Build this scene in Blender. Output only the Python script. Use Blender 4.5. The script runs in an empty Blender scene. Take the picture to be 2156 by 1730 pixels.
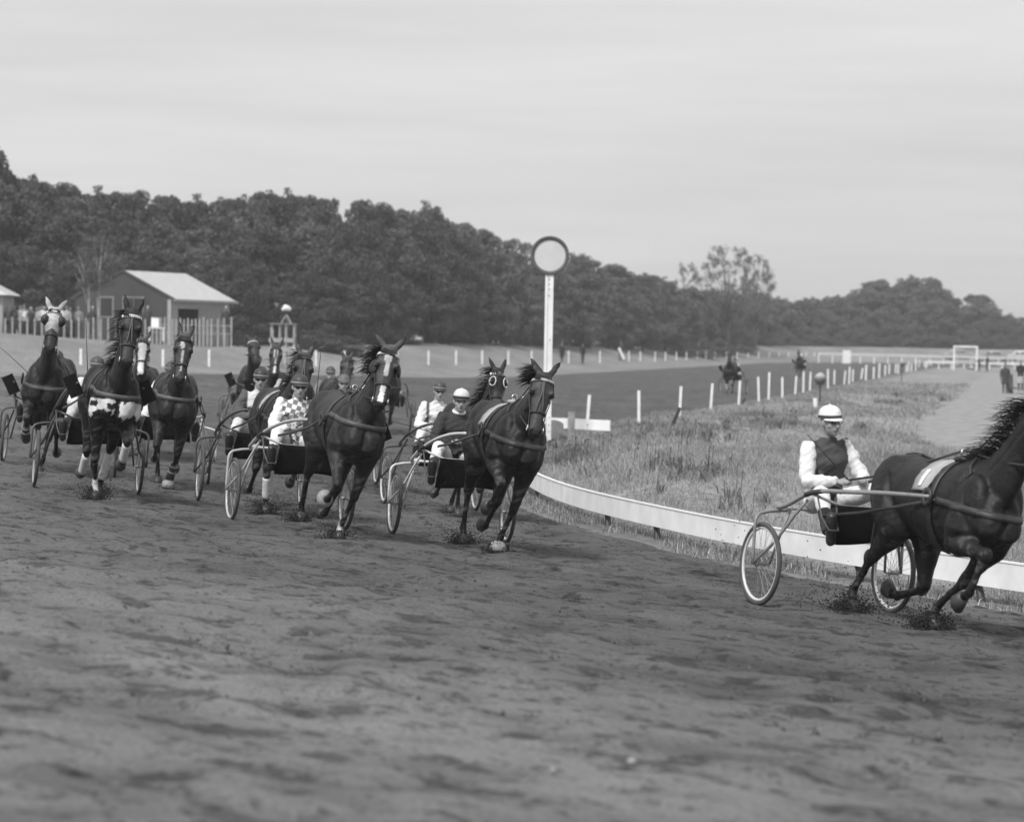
import bpy, bmesh, math, random
import numpy as np
from mathutils import Vector, Matrix, Quaternion
from mathutils.bvhtree import BVHTree
R = math.radians
random.seed(7)
SC = bpy.context.scene
COL = SC.collection

# ------------------------------------------------------------------ camera
# pixel units below are those of a 2156 x 1730 view of the photograph
F, CX, CY = 6000.0, 1078.0, 865.0
CAMZ = 2.5
PITCH = math.atan((CY - 714.0) / F)
ROLL = R(0.95)
_fw = Vector((0, math.cos(PITCH), -math.sin(PITCH)))
_r0 = Vector((1, 0, 0)); _u0 = _r0.cross(_fw)
_rt = _r0 * math.cos(ROLL) + _u0 * math.sin(ROLL)
_up = _u0 * math.cos(ROLL) - _r0 * math.sin(ROLL)
CAM = Vector((0, 0, CAMZ))
cam = bpy.data.cameras.new('camera'); camo = bpy.data.objects.new('camera', cam); COL.objects.link(camo)
m3 = Matrix((_rt, _up, -_fw)).transposed()
camo.matrix_world = Matrix.Translation(CAM) @ m3.to_4x4()
cam.sensor_width = 36; cam.lens = 36 * F / 2156; cam.clip_start = 0.5; cam.clip_end = 6000
cam.dof.use_dof = True; cam.dof.focus_distance = 30.0; cam.dof.aperture_fstop = cam.lens / 1000 / 0.036
SC.camera = camo

# ------------------------------------------------------------------ sky, sun, exposure
SUN_ELEV, SUN_AZ = 50.0, 212.0         # azimuth clockwise from +Y (the view direction): behind the camera, a little to the left
W = bpy.data.worlds.new('World'); SC.world = W; W.use_nodes = True
nt = W.node_tree; nt.nodes.clear()
def N(nt, t, **kw):
    n = nt.nodes.new(t)
    for k, v in kw.items(): setattr(n, k, v)
    return n
sky = N(nt, 'ShaderNodeTexSky', sky_type='NISHITA'); sky.sun_disc = False
sky.sun_elevation = R(SUN_ELEV); sky.sun_rotation = R(SUN_AZ); sky.dust_density = 4.0; sky.air_density = 1.0; sky.altitude = 0
bw = N(nt, 'ShaderNodeRGBToBW'); nt.links.new(sky.outputs[0], bw.inputs[0])
# thin high cloud veil: stretched noise over the whole dome
tc = N(nt, 'ShaderNodeTexCoord'); mp = N(nt, 'ShaderNodeMapping'); mp.inputs['Scale'].default_value = (2.2, 2.2, 26.0)
mp.inputs['Rotation'].default_value = (R(2.0), R(3.0), 0)
nz = N(nt, 'ShaderNodeTexNoise'); nz.inputs['Scale'].default_value = 1.6; nz.inputs['Detail'].default_value = 5; nz.inputs['Roughness'].default_value = .55
nt.links.new(tc.outputs['Generated'], mp.inputs[0]); nt.links.new(mp.outputs[0], nz.inputs[0])
rm = N(nt, 'ShaderNodeMapRange'); rm.inputs[1].default_value = .3; rm.inputs[2].default_value = .7; rm.inputs[3].default_value = 6.6; rm.inputs[4].default_value = 8.2
nt.links.new(nz.outputs[0], rm.inputs[0])
mix = N(nt, 'ShaderNodeMix', data_type='FLOAT'); mix.inputs[0].default_value = 0.7
nt.links.new(bw.outputs[0], mix.inputs[2]); nt.links.new(rm.outputs[0], mix.inputs[3])
bg = N(nt, 'ShaderNodeBackground'); bg.inputs[1].default_value = 0.10
nt.links.new(mix.outputs[0], bg.inputs[0])
wo = N(nt, 'ShaderNodeOutputWorld'); nt.links.new(bg.outputs[0], wo.inputs[0])
sl = bpy.data.lights.new('sun', 'SUN'); sl.energy = 2.5; sl.angle = R(10); sl.color = (1, 1, 1)
so = bpy.data.objects.new('sun', sl); COL.objects.link(so)
_sd = Vector((math.sin(R(SUN_AZ)) * math.cos(R(SUN_ELEV)), math.cos(R(SUN_AZ)) * math.cos(R(SUN_ELEV)), math.sin(R(SUN_ELEV))))
so.rotation_euler = _sd.to_track_quat('Z', 'Y').to_euler(); so.location = _sd * 50 + Vector((0, 30, 0))
SC.view_settings.view_transform = 'Standard'; SC.view_settings.look = 'None'; SC.view_settings.gamma = 1
SC.view_settings.use_curve_mapping = False; SC.view_settings.exposure = 0.30
SC.cycles.max_bounces = 6; SC.cycles.diffuse_bounces = 3; SC.cycles.glossy_bounces = 2; SC.cycles.transmission_bounces = 3
SC.cycles.volume_bounces = 0; SC.cycles.transparent_max_bounces = 6
SC.cycles.use_denoising = True

# ------------------------------------------------------------------ small numpy noise
def _hash(ix, iy, seed):
    n = (ix.astype(np.int64) * 374761393 + iy.astype(np.int64) * 668265263 + seed * 974711) & 0x7fffffff
    n = ((n ^ (n >> 13)) * 1274126177) & 0x7fffffff
    return ((n ^ (n >> 16)) & 0xffff) / 65535.0
def vnoise(x, y, seed=0):
    x = np.asarray(x, float); y = np.asarray(y, float)
    ix = np.floor(x); iy = np.floor(y); fx = x - ix; fy = y - iy
    fx = fx * fx * (3 - 2 * fx); fy = fy * fy * (3 - 2 * fy)
    a = _hash(ix, iy, seed); b = _hash(ix + 1, iy, seed); c = _hash(ix, iy + 1, seed); d = _hash(ix + 1, iy + 1, seed)
    return (a + (b - a) * fx) * (1 - fy) + (c + (d - c) * fx) * fy
def fbm(x, y, oct=4, seed=0):
    s = 0; a = .5; t = 0
    for o in range(oct):
        s = s + a * vnoise(x * 2 ** o, y * 2 ** o, seed + o * 17); t += a; a *= .5
    return s / t
def sstep(a, b, x):
    t = np.clip((np.asarray(x, float) - a) / (b - a), 0, 1); return t * t * (3 - 2 * t)

# ------------------------------------------------------------------ mesh collector
class MB:
    def __init__(s): s.v = []; s.f = []; s.m = []
    def add(s, vs, fs, mi=0):
        o = len(s.v); s.v.extend([tuple(p) for p in vs]); s.f.extend([tuple(i + o for i in f) for f in fs]); s.m.extend([mi] * len(fs)); return s
    def box(s, c, size, rot=None, mi=0, taper=1.0):
        c = Vector(c); hx, hy, hz = [q / 2 for q in size]
        vs = [Vector((x * hx * (taper if z > 0 else 1), y * hy * (taper if z > 0 else 1), z * hz)) for z in (-1, 1) for y in (-1, 1) for x in (-1, 1)]
        if rot is not None: vs = [rot @ p for p in vs]
        return s.add([p + c for p in vs], [(0, 2, 3, 1), (4, 5, 7, 6), (0, 1, 5, 4), (2, 6, 7, 3), (0, 4, 6, 2), (1, 3, 7, 5)], mi)
    def bar(s, a, b, w, h, mi=0, up=(0, 0, 1)):
        a = Vector(a); b = Vector(b); d = (b - a).normalized(); u = Vector(up)
        sd = d.cross(u)
        if sd.length < 1e-4: sd = d.cross(Vector((1, 0, 0)))
        sd.normalize(); u = sd.cross(d)
        vs = [p + sd * (x * w / 2) + u * (z * h / 2) for p in (a, b) for x, z in ((-1, -1), (1, -1), (1, 1), (-1, 1))]
        return s.add(vs, [(0, 1, 2, 3), (7, 6, 5, 4), (0, 4, 5, 1), (1, 5, 6, 2), (2, 6, 7, 3), (3, 7, 4, 0)], mi)
    def tube(s, pts, r, seg=8, closed=False, cap=True, mi=0, flat=None, up=None):
        """tube along pts; r scalar or list; flat = (a, b) stretch of the ring along side / up axes"""
        pts = [Vector(p) for p in pts]; n = len(pts)
        if not hasattr(r, '__len__'): r = [r] * n
        t = []
        for i in range(n):
            a = pts[(i - 1) % n] if (closed or i > 0) else pts[i]; b = pts[(i + 1) % n] if (closed or i < n - 1) else pts[i]
            q = (b - a); t.append(q.normalized() if q.length > 1e-9 else Vector((0, 0, 1)))
        u = Vector(up) if up is not None else (Vector((0, 0, 1)) if abs(t[0].z) < .9 else Vector((0, 1, 0)))
        vs = []; fs = []
        fa, fb = flat if flat else (1, 1)
        for i in range(n):
            sd = t[i].cross(u)
            if sd.length < 1e-6: sd = t[i].orthogonal()
            sd.normalize(); u = sd.cross(t[i]).normalized()
            ra = r[i]
            for k in range(seg):
                an = 2 * math.pi * k / seg
                vs.append(pts[i] + sd * (math.cos(an) * ra * fa) + u * (math.sin(an) * ra * fb))
        m = n if closed else n - 1
        for i in range(m):
            j = (i + 1) % n
            for k in range(seg):
                k2 = (k + 1) % seg
                fs.append((i * seg + k, i * seg + k2, j * seg + k2, j * seg + k))
        if cap and not closed:
            fs.append(tuple(range(seg - 1, -1, -1))); fs.append(tuple((n - 1) * seg + k for k in range(seg)))
        return s.add(vs, fs, mi)
    def loft(s, rings, seg=20, mi=0):
        """rings: (centre, axis a, axis b) - closed at both ends with a fan"""
        vs = []; fs = []; n = len(rings)
        for c, a, b in rings:
            c = Vector(c); a = Vector(a); b = Vector(b)
            for k in range(seg):
                an = 2 * math.pi * k / seg
                vs.append(c + a * math.cos(an) + b * math.sin(an))
        for i in range(n - 1):
            for k in range(seg):
                k2 = (k + 1) % seg
                fs.append((i * seg + k, i * seg + k2, (i + 1) * seg + k2, (i + 1) * seg + k))
        fs.append(tuple(range(seg - 1, -1, -1))); fs.append(tuple((n - 1) * seg + k for k in range(seg)))
        return s.add(vs, fs, mi)
    def ball(s, c, r, rot=None, nu=14, nv=9, mi=0):
        c = Vector(c)
        if not hasattr(r, '__len__'): r = (r, r, r)
        vs = []; fs = []
        for j in range(1, nv):
            ph = math.pi * j / nv
            for i in range(nu):
                th = 2 * math.pi * i / nu
                p = Vector((r[0] * math.sin(ph) * math.cos(th), r[1] * math.sin(ph) * math.sin(th), r[2] * math.cos(ph)))
                vs.append(p)
        vs.append(Vector((0, 0, r[2]))); vs.append(Vector((0, 0, -r[2])))
        if rot is not None: vs = [rot @ p for p in vs]
        vs = [p + c for p in vs]; T = len(vs) - 2
        for j in range(nv - 2):
            for i in range(nu):
                i2 = (i + 1) % nu
                fs.append((j * nu + i, (j + 1) * nu + i, (j + 1) * nu + i2, j * nu + i2))
        for i in range(nu):
            i2 = (i + 1) % nu
            fs.append((T, i, i2)); fs.append((T + 1, (nv - 2) * nu + i2, (nv - 2) * nu + i))
        return s.add(vs, fs, mi)
    def mesh(s, name, smooth=True):
        me = bpy.data.meshes.new(name); me.from_pydata(s.v, [], s.f)
        if any(s.m): me.polygons.foreach_set('material_index', s.m)
        if smooth: me.polygons.foreach_set('use_smooth', [True] * len(me.polygons))
        me.update(); return me
    def build(s, name, mat, parent=None, smooth=True):
        return link(name, s.mesh(name, smooth), mat, parent)
    def remesh(s, name, voxel, it=6, fac=.5):
        me = s.mesh('tmp'); o = bpy.data.objects.new('tmp', me); COL.objects.link(o)
        a = o.modifiers.new('r', 'REMESH'); a.mode = 'VOXEL'; a.voxel_size = voxel; a.use_smooth_shade = True
        if it:
            b = o.modifiers.new('s', 'SMOOTH'); b.factor = fac; b.iterations = it
        dg = bpy.context.evaluated_depsgraph_get(); dg.update()
        res = bpy.data.meshes.new_from_object(o.evaluated_get(dg)); res.name = name
        bpy.data.objects.remove(o); bpy.data.meshes.remove(me)
        res.polygons.foreach_set('use_smooth', [True] * len(res.polygons))
        return res

def link(name, me, mat, parent=None):
    o = bpy.data.objects.new(name, me); COL.objects.link(o)
    if mat is not None:
        for mm in (mat if isinstance(mat, (list, tuple)) else [mat]): me.materials.append(mm)
    if parent is not None: o.parent = parent
    return o
def empty(name, mw=None):
    o = bpy.data.objects.new(name, None); COL.objects.link(o); o.empty_display_size = .2
    if mw is not None: o.matrix_world = mw
    return o
def tag(o, label=None, cat=None, group=None, kind=None):
    if label: o['label'] = label
    if cat: o['category'] = cat
    if group: o['group'] = group
    if kind: o['kind'] = kind
    return o
def arr_mesh(name, V, Fc, smooth=False):
    """numpy verts (n,3), faces (m,k)"""
    me = bpy.data.meshes.new(name); V = np.asarray(V, np.float32); Fc = np.asarray(Fc, np.int32); k = Fc.shape[1]
    me.vertices.add(len(V)); me.vertices.foreach_set('co', V.ravel())
    me.loops.add(Fc.size); me.loops.foreach_set('vertex_index', Fc.ravel())
    me.polygons.add(len(Fc)); me.polygons.foreach_set('loop_start', np.arange(0, Fc.size, k, dtype=np.int32))
    if smooth: me.polygons.foreach_set('use_smooth', np.ones(len(Fc), bool))
    me.update(); me.validate(); return me
def vattr(me, name, vals):
    a = me.attributes.new(name, 'FLOAT', 'POINT'); a.data.foreach_set('value', np.asarray(vals, np.float32).ravel()); return a

# ------------------------------------------------------------------ materials (black-and-white film: every colour is a grey)
MATS = {}
def mat(name, g, rough=.7, noise=0.0, nscale=8.0, attr=None, bump=0.0, bscale=40.0, spec=.4, metal=0.0, trans=0.0, island=0.0, coord='Object', coat=0.0):
    if name in MATS: return MATS[name]
    m = bpy.data.materials.new(name); m.use_nodes = True; nt = m.node_tree; b = nt.nodes['Principled BSDF']; out = nt.nodes['Material Output']
    b.inputs['Roughness'].default_value = rough; b.inputs['Specular IOR Level'].default_value = spec; b.inputs['Metallic'].default_value = metal
    b.inputs['Coat Weight'].default_value = coat
    b.inputs['Base Color'].default_value = (g, g, g, 1)
    src = None
    def math_(op, a, c):
        n = N(nt, 'ShaderNodeMath', operation=op)
        for i, q in enumerate((a, c)):
            if isinstance(q, (int, float)): n.inputs[i].default_value = q
            else: nt.links.new(q, n.inputs[i])
        return n.outputs[0]
    if attr:
        at = N(nt, 'ShaderNodeAttribute', attribute_name=attr); src = at.outputs['Fac']
    if noise or island or src is not None:
        val = src if src is not None else g
        if noise:
            t = N(nt, 'ShaderNodeTexCoord'); n = N(nt, 'ShaderNodeTexNoise'); n.inputs['Scale'].default_value = nscale; n.inputs['Detail'].default_value = 5
            nt.links.new(t.outputs[coord], n.inputs[0])
            mr = N(nt, 'ShaderNodeMapRange'); mr.inputs[1].default_value = .3; mr.inputs[2].default_value = .7
            mr.inputs[3].default_value = 1 - noise; mr.inputs[4].default_value = 1 + noise; nt.links.new(n.outputs[0], mr.inputs[0])
            val = math_('MULTIPLY', val, mr.outputs[0])
        if island:
            gi = N(nt, 'ShaderNodeNewGeometry'); mr = N(nt, 'ShaderNodeMapRange'); mr.inputs[3].default_value = 1 - island; mr.inputs[4].default_value = 1 + island
            nt.links.new(gi.outputs['Random Per Island'], mr.inputs[0]); val = math_('MULTIPLY', val, mr.outputs[0])
        nt.links.new(val, b.inputs['Base Color'])
    if bump:
        t = N(nt, 'ShaderNodeTexCoord'); n = N(nt, 'ShaderNodeTexNoise'); n.inputs['Scale'].default_value = bscale; n.inputs['Detail'].default_value = 4
        nt.links.new(t.outputs[coord], n.inputs[0]); bp = N(nt, 'ShaderNodeBump'); bp.inputs['Strength'].default_value = bump; bp.inputs['Distance'].default_value = .02
        nt.links.new(n.outputs[0], bp.inputs['Height']); nt.links.new(bp.outputs[0], b.inputs['Normal'])
    if trans:
        tr = N(nt, 'ShaderNodeBsdfTranslucent'); ms = N(nt, 'ShaderNodeMixShader'); ms.inputs[0].default_value = trans
        if b.inputs['Base Color'].is_linked: nt.links.new(b.inputs['Base Color'].links[0].from_socket, tr.inputs[0])
        else: tr.inputs[0].default_value = (g, g, g, 1)
        nt.links.new(b.outputs[0], ms.inputs[1]); nt.links.new(tr.outputs[0], ms.inputs[2]); nt.links.new(ms.outputs[0], out.inputs[0])
    MATS[name] = m; return m
# ------------------------------------------------------------------ the course in plan: inner edge of the track
def catmull(P, step=.5):
    P = [np.array(p, float) for p in P]; P = [2 * P[0] - P[1]] + P + [2 * P[-1] - P[-2]]; out = []
    for i in range(1, len(P) - 2):
        a, b, c, d = P[i - 1:i + 3]; L = np.linalg.norm(c - b); n = max(2, int(L / (step if L < 30 else step * 4)))
        for k in range(n):
            t = k / n
            out.append(.5 * ((2 * b) + (c - a) * t + (2 * a - 5 * b + 4 * c - d) * t * t + (3 * b - a - 3 * c + d) * t ** 3))
    out.append(P[-2]); return np.array(out)
INNER = catmull([(70, 14), (45, 6.5), (30.5, 4.9), (25.5, 5.5), (20.7, 7.3), (16.6, 10.2), (13, 13.9), (10, 17.8), (7.3, 22.2), (4.95, 26.9), (3.4, 30.5), (2.05, 34.7),
                 (.72, 40.6), (.08, 47), (-.1, 55), (.1, 63), (.75, 71), (2.7, 83), (5.2, 96), (8.6, 113), (12.9, 135), (23, 190), (44, 305), (50, 335), (60, 355), (80, 366), (130, 372), (220, 376)])
_tan = np.gradient(INNER, axis=0); _tan /= np.linalg.norm(_tan, axis=1)[:, None]
_len = np.concatenate([[0], np.cumsum(np.linalg.norm(np.diff(INNER, axis=0), axis=1))])
WIDTH = 20.0
def sdist(x, y):
    """signed distance from the inner edge: > 0 on the track side; and index of the nearest sample"""
    x = np.atleast_1d(np.asarray(x, float)).ravel(); y = np.atleast_1d(np.asarray(y, float)).ravel()
    d = np.empty(len(x)); ii = np.empty(len(x), int)
    for s in range(0, len(x), 20000):
        px = x[s:s + 20000, None] - INNER[None, :, 0]; py = y[s:s + 20000, None] - INNER[None, :, 1]
        i = np.argmin(px * px + py * py, axis=1); r = np.arange(len(i))
        cr = _tan[i, 0] * py[r, i] - _tan[i, 1] * px[r, i]
        al = np.abs(_tan[i, 0] * px[r, i] + _tan[i, 1] * py[r, i])
        dd = np.hypot(px[r, i], py[r, i])
        d[s:s + 20000] = np.where(al < 2.5, cr, np.sign(cr) * dd); ii[s:s + 20000] = i
    return d, ii
def bankz(d):
    d = np.clip(d, 0, WIDTH)
    return np.where(d < 9, .075 * d, .675 + .075 * (d - 9) - .0034 * (d - 9) ** 2)
PL = np.array([(10.2, 62), (10.2, 66), (10.4, 71), (13.0, 93), (15.9, 111), (22.4, 145), (30.8, 192), (38, 235), (48, 290)], float)
PR = np.array([(21, 62), (21, 66), (21.5, 71), (23.5, 93), (26.5, 111), (33, 145), (40.5, 192), (47, 235), (56, 290)], float)
def pathmask(x, y):
    l = np.interp(y, PL[:, 1], PL[:, 0]) + (fbm(x * .6, y * .25, 3, 91) - .5) * 1.6; r = np.interp(y, PR[:, 1], PR[:, 0])
    m = sstep(0, .5, x - l) * sstep(0, .5, r - x)
    return m * sstep(60, 63, y) * (1 - sstep(286, 290, y))
def zsurf(x, y, parts=False):
    x = np.atleast_1d(np.asarray(x, float)); y = np.atleast_1d(np.asarray(y, float)); sh = x.shape
    d, i = sdist(x, y); d = d.reshape(sh); i = i.reshape(sh)
    yy = INNER[i, 1]
    b = 1 - .8 * sstep(85, 175, yy)
    z = bankz(d) * b
    # dune ground outside the track, grassy infield inside
    rise = sstep(WIDTH + 3.5, WIDTH + 15, d)
    z = z + rise * (1.5 + .42 * sstep(190, 250, y) + .45 * (fbm(x * .03, y * .03, 3, 5) - .5)) + sstep(WIDTH + .5, WIDTH + 6, d) * (fbm(x * .13, y * .13, 3, 9) - .5) * .25
    z = z + 1.3 * sstep(398, 420, y) * (1 - rise)
    pm = pathmask(x, y)
    inn = sstep(0.3, 3.0, -d)
    bumps = (fbm(x * .25, y * .12, 4, 3) - .45) * .8 + (fbm(x * 1.1, y * .7, 3, 31) - .5) * .22
    z = z + inn * (1 - pm) * bumps * (1 - .6 * sstep(90, 200, y))
    z = z + .14 * sstep(.3, 3.0, -d) * (1 - sstep(52, 62, y))
    z = z + inn * .35 * np.exp(-(((x - 2.6) / 1.6) ** 2 + ((y - 54) / 9) ** 2))
    return (z, d, pm, i) if parts else z
def zat(x, y): return float(zsurf(x, y)[0])
def ray(u, v):
    return (_fw + _rt * ((u - CX) / F) + _up * (-(v - CY) / F)).normalized()
def hit(u, v, tmin=8.0, tmax=700.0):
    """point of the ground seen at pixel (u, v)"""
    r = ray(u, v); t = np.exp(np.linspace(math.log(tmin), math.log(tmax), 1500))
    x = r.x * t; y = r.y * t; z = CAMZ + r.z * t
    k = np.argmax(z < zsurf(x, y)); 
    if z[k] >= zsurf(x[k:k + 1], y[k:k + 1])[0]: k = len(t) - 1
    return Vector((x[k], y[k], zat(x[k], y[k])))
def at(u, v, D):
    """point at depth D (metres along the view direction) in the direction of pixel (u, v)"""
    return CAM + (_fw + _rt * ((u - CX) / F) + _up * (-(v - CY) / F)) * D
def stand(u, D):
    """ground point at depth D under pixel column u"""
    x = (u - CX) / F * D; return Vector((x, D, zat(x, D)))
def gnormal(x, y):
    e = .5; return Vector((-(zat(x + e, y) - zat(x - e, y)) / (2 * e), -(zat(x, y + e) - zat(x, y - e)) / (2 * e), 1)).normalized()

# ------------------------------------------------------------------ ground sheet
def ground_mat():
    m = bpy.data.materials.new('grass_ground'); m.use_nodes = True; nt = m.node_tree; b = nt.nodes['Principled BSDF']; b.inputs['Roughness'].default_value = .95; b.inputs['Specular IOR Level'].default_value = .1
    g = N(nt, 'ShaderNodeNewGeometry')
    def noise(sc, det, lo, hi, stretch=(1, 1, 1)):
        mp = N(nt, 'ShaderNodeMapping'); mp.inputs['Scale'].default_value = stretch; nt.links.new(g.outputs['Position'], mp.inputs[0])
        n = N(nt, 'ShaderNodeTexNoise'); n.inputs['Scale'].default_value = sc; n.inputs['Detail'].default_value = det; n.inputs['Roughness'].default_value = .65
        nt.links.new(mp.outputs[0], n.inputs[0]); r = N(nt, 'ShaderNodeMapRange'); r.inputs[1].default_value = .3; r.inputs[2].default_value = .7; r.inputs[3].default_value = lo; r.inputs[4].default_value = hi
        nt.links.new(n.outputs[0], r.inputs[0]); return r.outputs[0], n.outputs[0]
    a, _ = noise(.35, 6, .75, 1.2, (1, .35, 1)); c, cn = noise(5, 8, .6, 1.4)
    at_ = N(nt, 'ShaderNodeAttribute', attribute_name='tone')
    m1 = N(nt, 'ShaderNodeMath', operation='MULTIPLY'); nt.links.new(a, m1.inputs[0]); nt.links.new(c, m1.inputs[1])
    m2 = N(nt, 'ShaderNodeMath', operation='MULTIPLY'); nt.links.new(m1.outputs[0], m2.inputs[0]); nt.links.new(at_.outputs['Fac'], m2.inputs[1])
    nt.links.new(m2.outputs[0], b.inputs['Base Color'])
    bp = N(nt, 'ShaderNodeBump'); bp.inputs['Strength'].default_value = .7; bp.inputs['Distance'].default_value = .08; nt.links.new(cn, bp.inputs['Height']); nt.links.new(bp.outputs[0], b.inputs['Normal'])
    return m
G_IN, G_OUT = .26, .225
def build_ground():
    th = np.concatenate([np.linspace(-180, -20, 50, endpoint=False), np.linspace(-20, 20, 260, endpoint=False), np.linspace(20, 180, 50, endpoint=False)]) * math.pi / 180
    rr = np.concatenate([[.5, 2, 4], np.exp(np.linspace(math.log(6), math.log(480), 400)), [560, 700, 1000, 1550]])
    T, Rr = np.meshgrid(th, rr); X = np.sin(T) * Rr; Y = np.cos(T) * Rr
    z, d, pm, i = zsurf(X.ravel(), Y.ravel(), True)
    on = sstep(.35, .8, d) * (1 - sstep(WIDTH - .8, WIDTH - .35, d))
    z = z - on * .09 - pm * .05
    far = sstep(500, 900, np.hypot(X, Y).ravel()); z = z * (1 - far) + far * 1.5
    V = np.stack([X.ravel(), Y.ravel(), z], 1); nt_, nr = len(th), len(rr)
    a = np.arange(nr - 1)[:, None] * nt_ + np.arange(nt_)[None]; b = np.arange(nr - 1)[:, None] * nt_ + (np.arange(nt_)[None] + 1) % nt_
    Fc = np.stack([a, b, b + nt_, a + nt_], -1).reshape(-1, 4)[:, ::-1]
    me = arr_mesh('ground', V, Fc, True)
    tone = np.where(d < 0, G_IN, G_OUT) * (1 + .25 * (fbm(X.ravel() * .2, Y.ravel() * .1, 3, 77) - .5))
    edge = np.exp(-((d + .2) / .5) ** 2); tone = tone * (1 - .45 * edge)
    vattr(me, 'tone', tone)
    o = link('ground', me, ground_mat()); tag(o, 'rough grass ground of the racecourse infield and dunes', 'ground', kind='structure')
build_ground()

def track_mat():
    m = bpy.data.materials.new('track_dirt'); m.use_nodes = True; nt = m.node_tree; b = nt.nodes['Principled BSDF']; b.inputs['Roughness'].default_value = .95; b.inputs['Specular IOR Level'].default_value = .12
    uv = N(nt, 'ShaderNodeUVMap', uv_map='sd')
    def noise(sc, det, st, rough=.6):
        mp = N(nt, 'ShaderNodeMapping'); mp.inputs['Scale'].default_value = st; nt.links.new(uv.outputs[0], mp.inputs[0])
        n = N(nt, 'ShaderNodeTexNoise'); n.inputs['Scale'].default_value = sc; n.inputs['Detail'].default_value = det; n.inputs['Roughness'].default_value = rough
        nt.links.new(mp.outputs[0], n.inputs[0]); return n.outputs[0]
    def rng(s, a, c, lo, hi):
        r = N(nt, 'ShaderNodeMapRange'); r.inputs[1].default_value = a; r.inputs[2].default_value = c; r.inputs[3].default_value = lo; r.inputs[4].default_value = hi; nt.links.new(s, r.inputs[0]); return r.outputs[0]
    def mul(a, c, op='MULTIPLY'):
        n = N(nt, 'ShaderNodeMath', operation=op)
        for i, q in enumerate((a, c)):
            if isinstance(q, (int, float)): n.inputs[i].default_value = q
            else: nt.links.new(q, n.inputs[i])
        return n.outputs[0]
    big = rng(noise(.35, 4, (1, 1.6, 1)), .35, .65, .84, 1.16)
    fine = noise(34, 6, (1, 1, 1), .75); finec = mul(rng(fine, .32, .68, .66, 1.34), mul(rng(noise(2.1, 10, (1, 1.25, 1), .70), .535, .58, 1.0, .50), rng(noise(5.5, 9, (1, 1.4, 1), .72), .55, .59, 1.0, .52)))
    att = N(nt, 'ShaderNodeAttribute', attribute_name='soil_tone')          # churned soil, darker in furrows, pits, blotches and towards the inner edge
    col = mul(mul(mul(.205, big), finec), att.outputs['Fac']); nt.links.new(col, b.inputs['Base Color'])
    h = mul(fine, mul(noise(7, 5, (1, 1.6, 1)), 1.4), 'ADD')
    bp = N(nt, 'ShaderNodeBump'); bp.inputs['Strength'].default_value = .7; bp.inputs['Distance'].default_value = .03; nt.links.new(h, bp.inputs['Height']); nt.links.new(bp.outputs[0], b.inputs['Normal'])
    return m
def build_track():
    # along the edge: dense where the course is near the camera
    dist = np.hypot(INNER[:, 0], INNER[:, 1]); s = [0.0]
    while s[-1] < _len[-1] - 1:
        q = np.interp(s[-1], _len, dist)
        s.append(s[-1] + (.11 if q < 40 else np.clip(q / 40 * .2, .2, 4)))
    s = np.array(s); ix = np.interp(s, _len, INNER[:, 0]); iy = np.interp(s, _len, INNER[:, 1])
    tx = np.interp(s, _len, _tan[:, 0]); ty = np.interp(s, _len, _tan[:, 1]); L = np.hypot(tx, ty); tx /= L; ty /= L
    dd = np.linspace(0, WIDTH, 170)
    S, D = np.meshgrid(s, dd, indexing='ij')
    X = ix[:, None] - ty[:, None] * D; Y = iy[:, None] + tx[:, None] * D
    b = 1 - .8 * sstep(85, 175, iy)[:, None]
    # ragged edges where turf takes over
    z = bankz(D) * b
    near = 1 - sstep(40, 110, np.hypot(X, Y))
    ed = sstep(0, .6, D) * sstep(0, .8, WIDTH - D)
    # wheel ruts and hoof-torn furrows, long in the running direction
    st = fbm(S * .55 + 40, D * 2.6, 4, 4); fur = sstep(.60, .80, st)
    clod = fbm(S * 5, D * 6, 3, 8)
    pits = sstep(.66, .8, fbm(S * 2.2, D * 3.4, 3, 12))
    blot = sstep(.54, .68, fbm(S * 1.5 + 9, D * 2.4, 5, 51)) * sstep(.40, .55, fbm(S * .45, D * .6, 2, 52)); blot = np.maximum(blot, .8 * sstep(.60, .70, fbm(S * 3.4, D * 4.6 + 7, 4, 53)))
    z = z + ed * (near * ((clod - .5) * .035 - fur * .02 - pits * .022 - blot * .03 + .03 * sstep(.45, .55, fbm(S * 1.5 + 9.25, D * 2.4 + .2, 5, 51))) + (fbm(S * .6, D * .8, 3, 2) - .5) * .03) - (1 - ed) * .05
    soil_tone = (1 - .15 * fur - .14 * pits - .30 * blot) * (.56 + .46 * sstep(6.5, 13, D + 2.0 * (fbm(S * .15, D * .3, 3, 6) - .5)) * near)
    V = np.stack([X, Y, z], -1).reshape(-1, 3); n1, n2 = S.shape
    a = (np.arange(n1 - 1)[:, None] * n2 + np.arange(n2 - 1)[None]).ravel()
    Fc = np.stack([a, a + n2, a + n2 + 1, a + 1], 1)
    me = arr_mesh('track', V, Fc, True); vattr(me, 'soil_tone', soil_tone)
    uvl = me.uv_layers.new(name='sd'); vi = np.empty(len(me.loops), np.int32); me.loops.foreach_get('vertex_index', vi)
    uvl.data.foreach_set('uv', np.stack([S.ravel()[vi], D.ravel()[vi]], 1).astype(np.float32).ravel())
    o = link('track', me, track_mat()); tag(o, 'banked dirt trotting track torn by hooves and wheels', 'track', kind='structure')
build_track()
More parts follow.
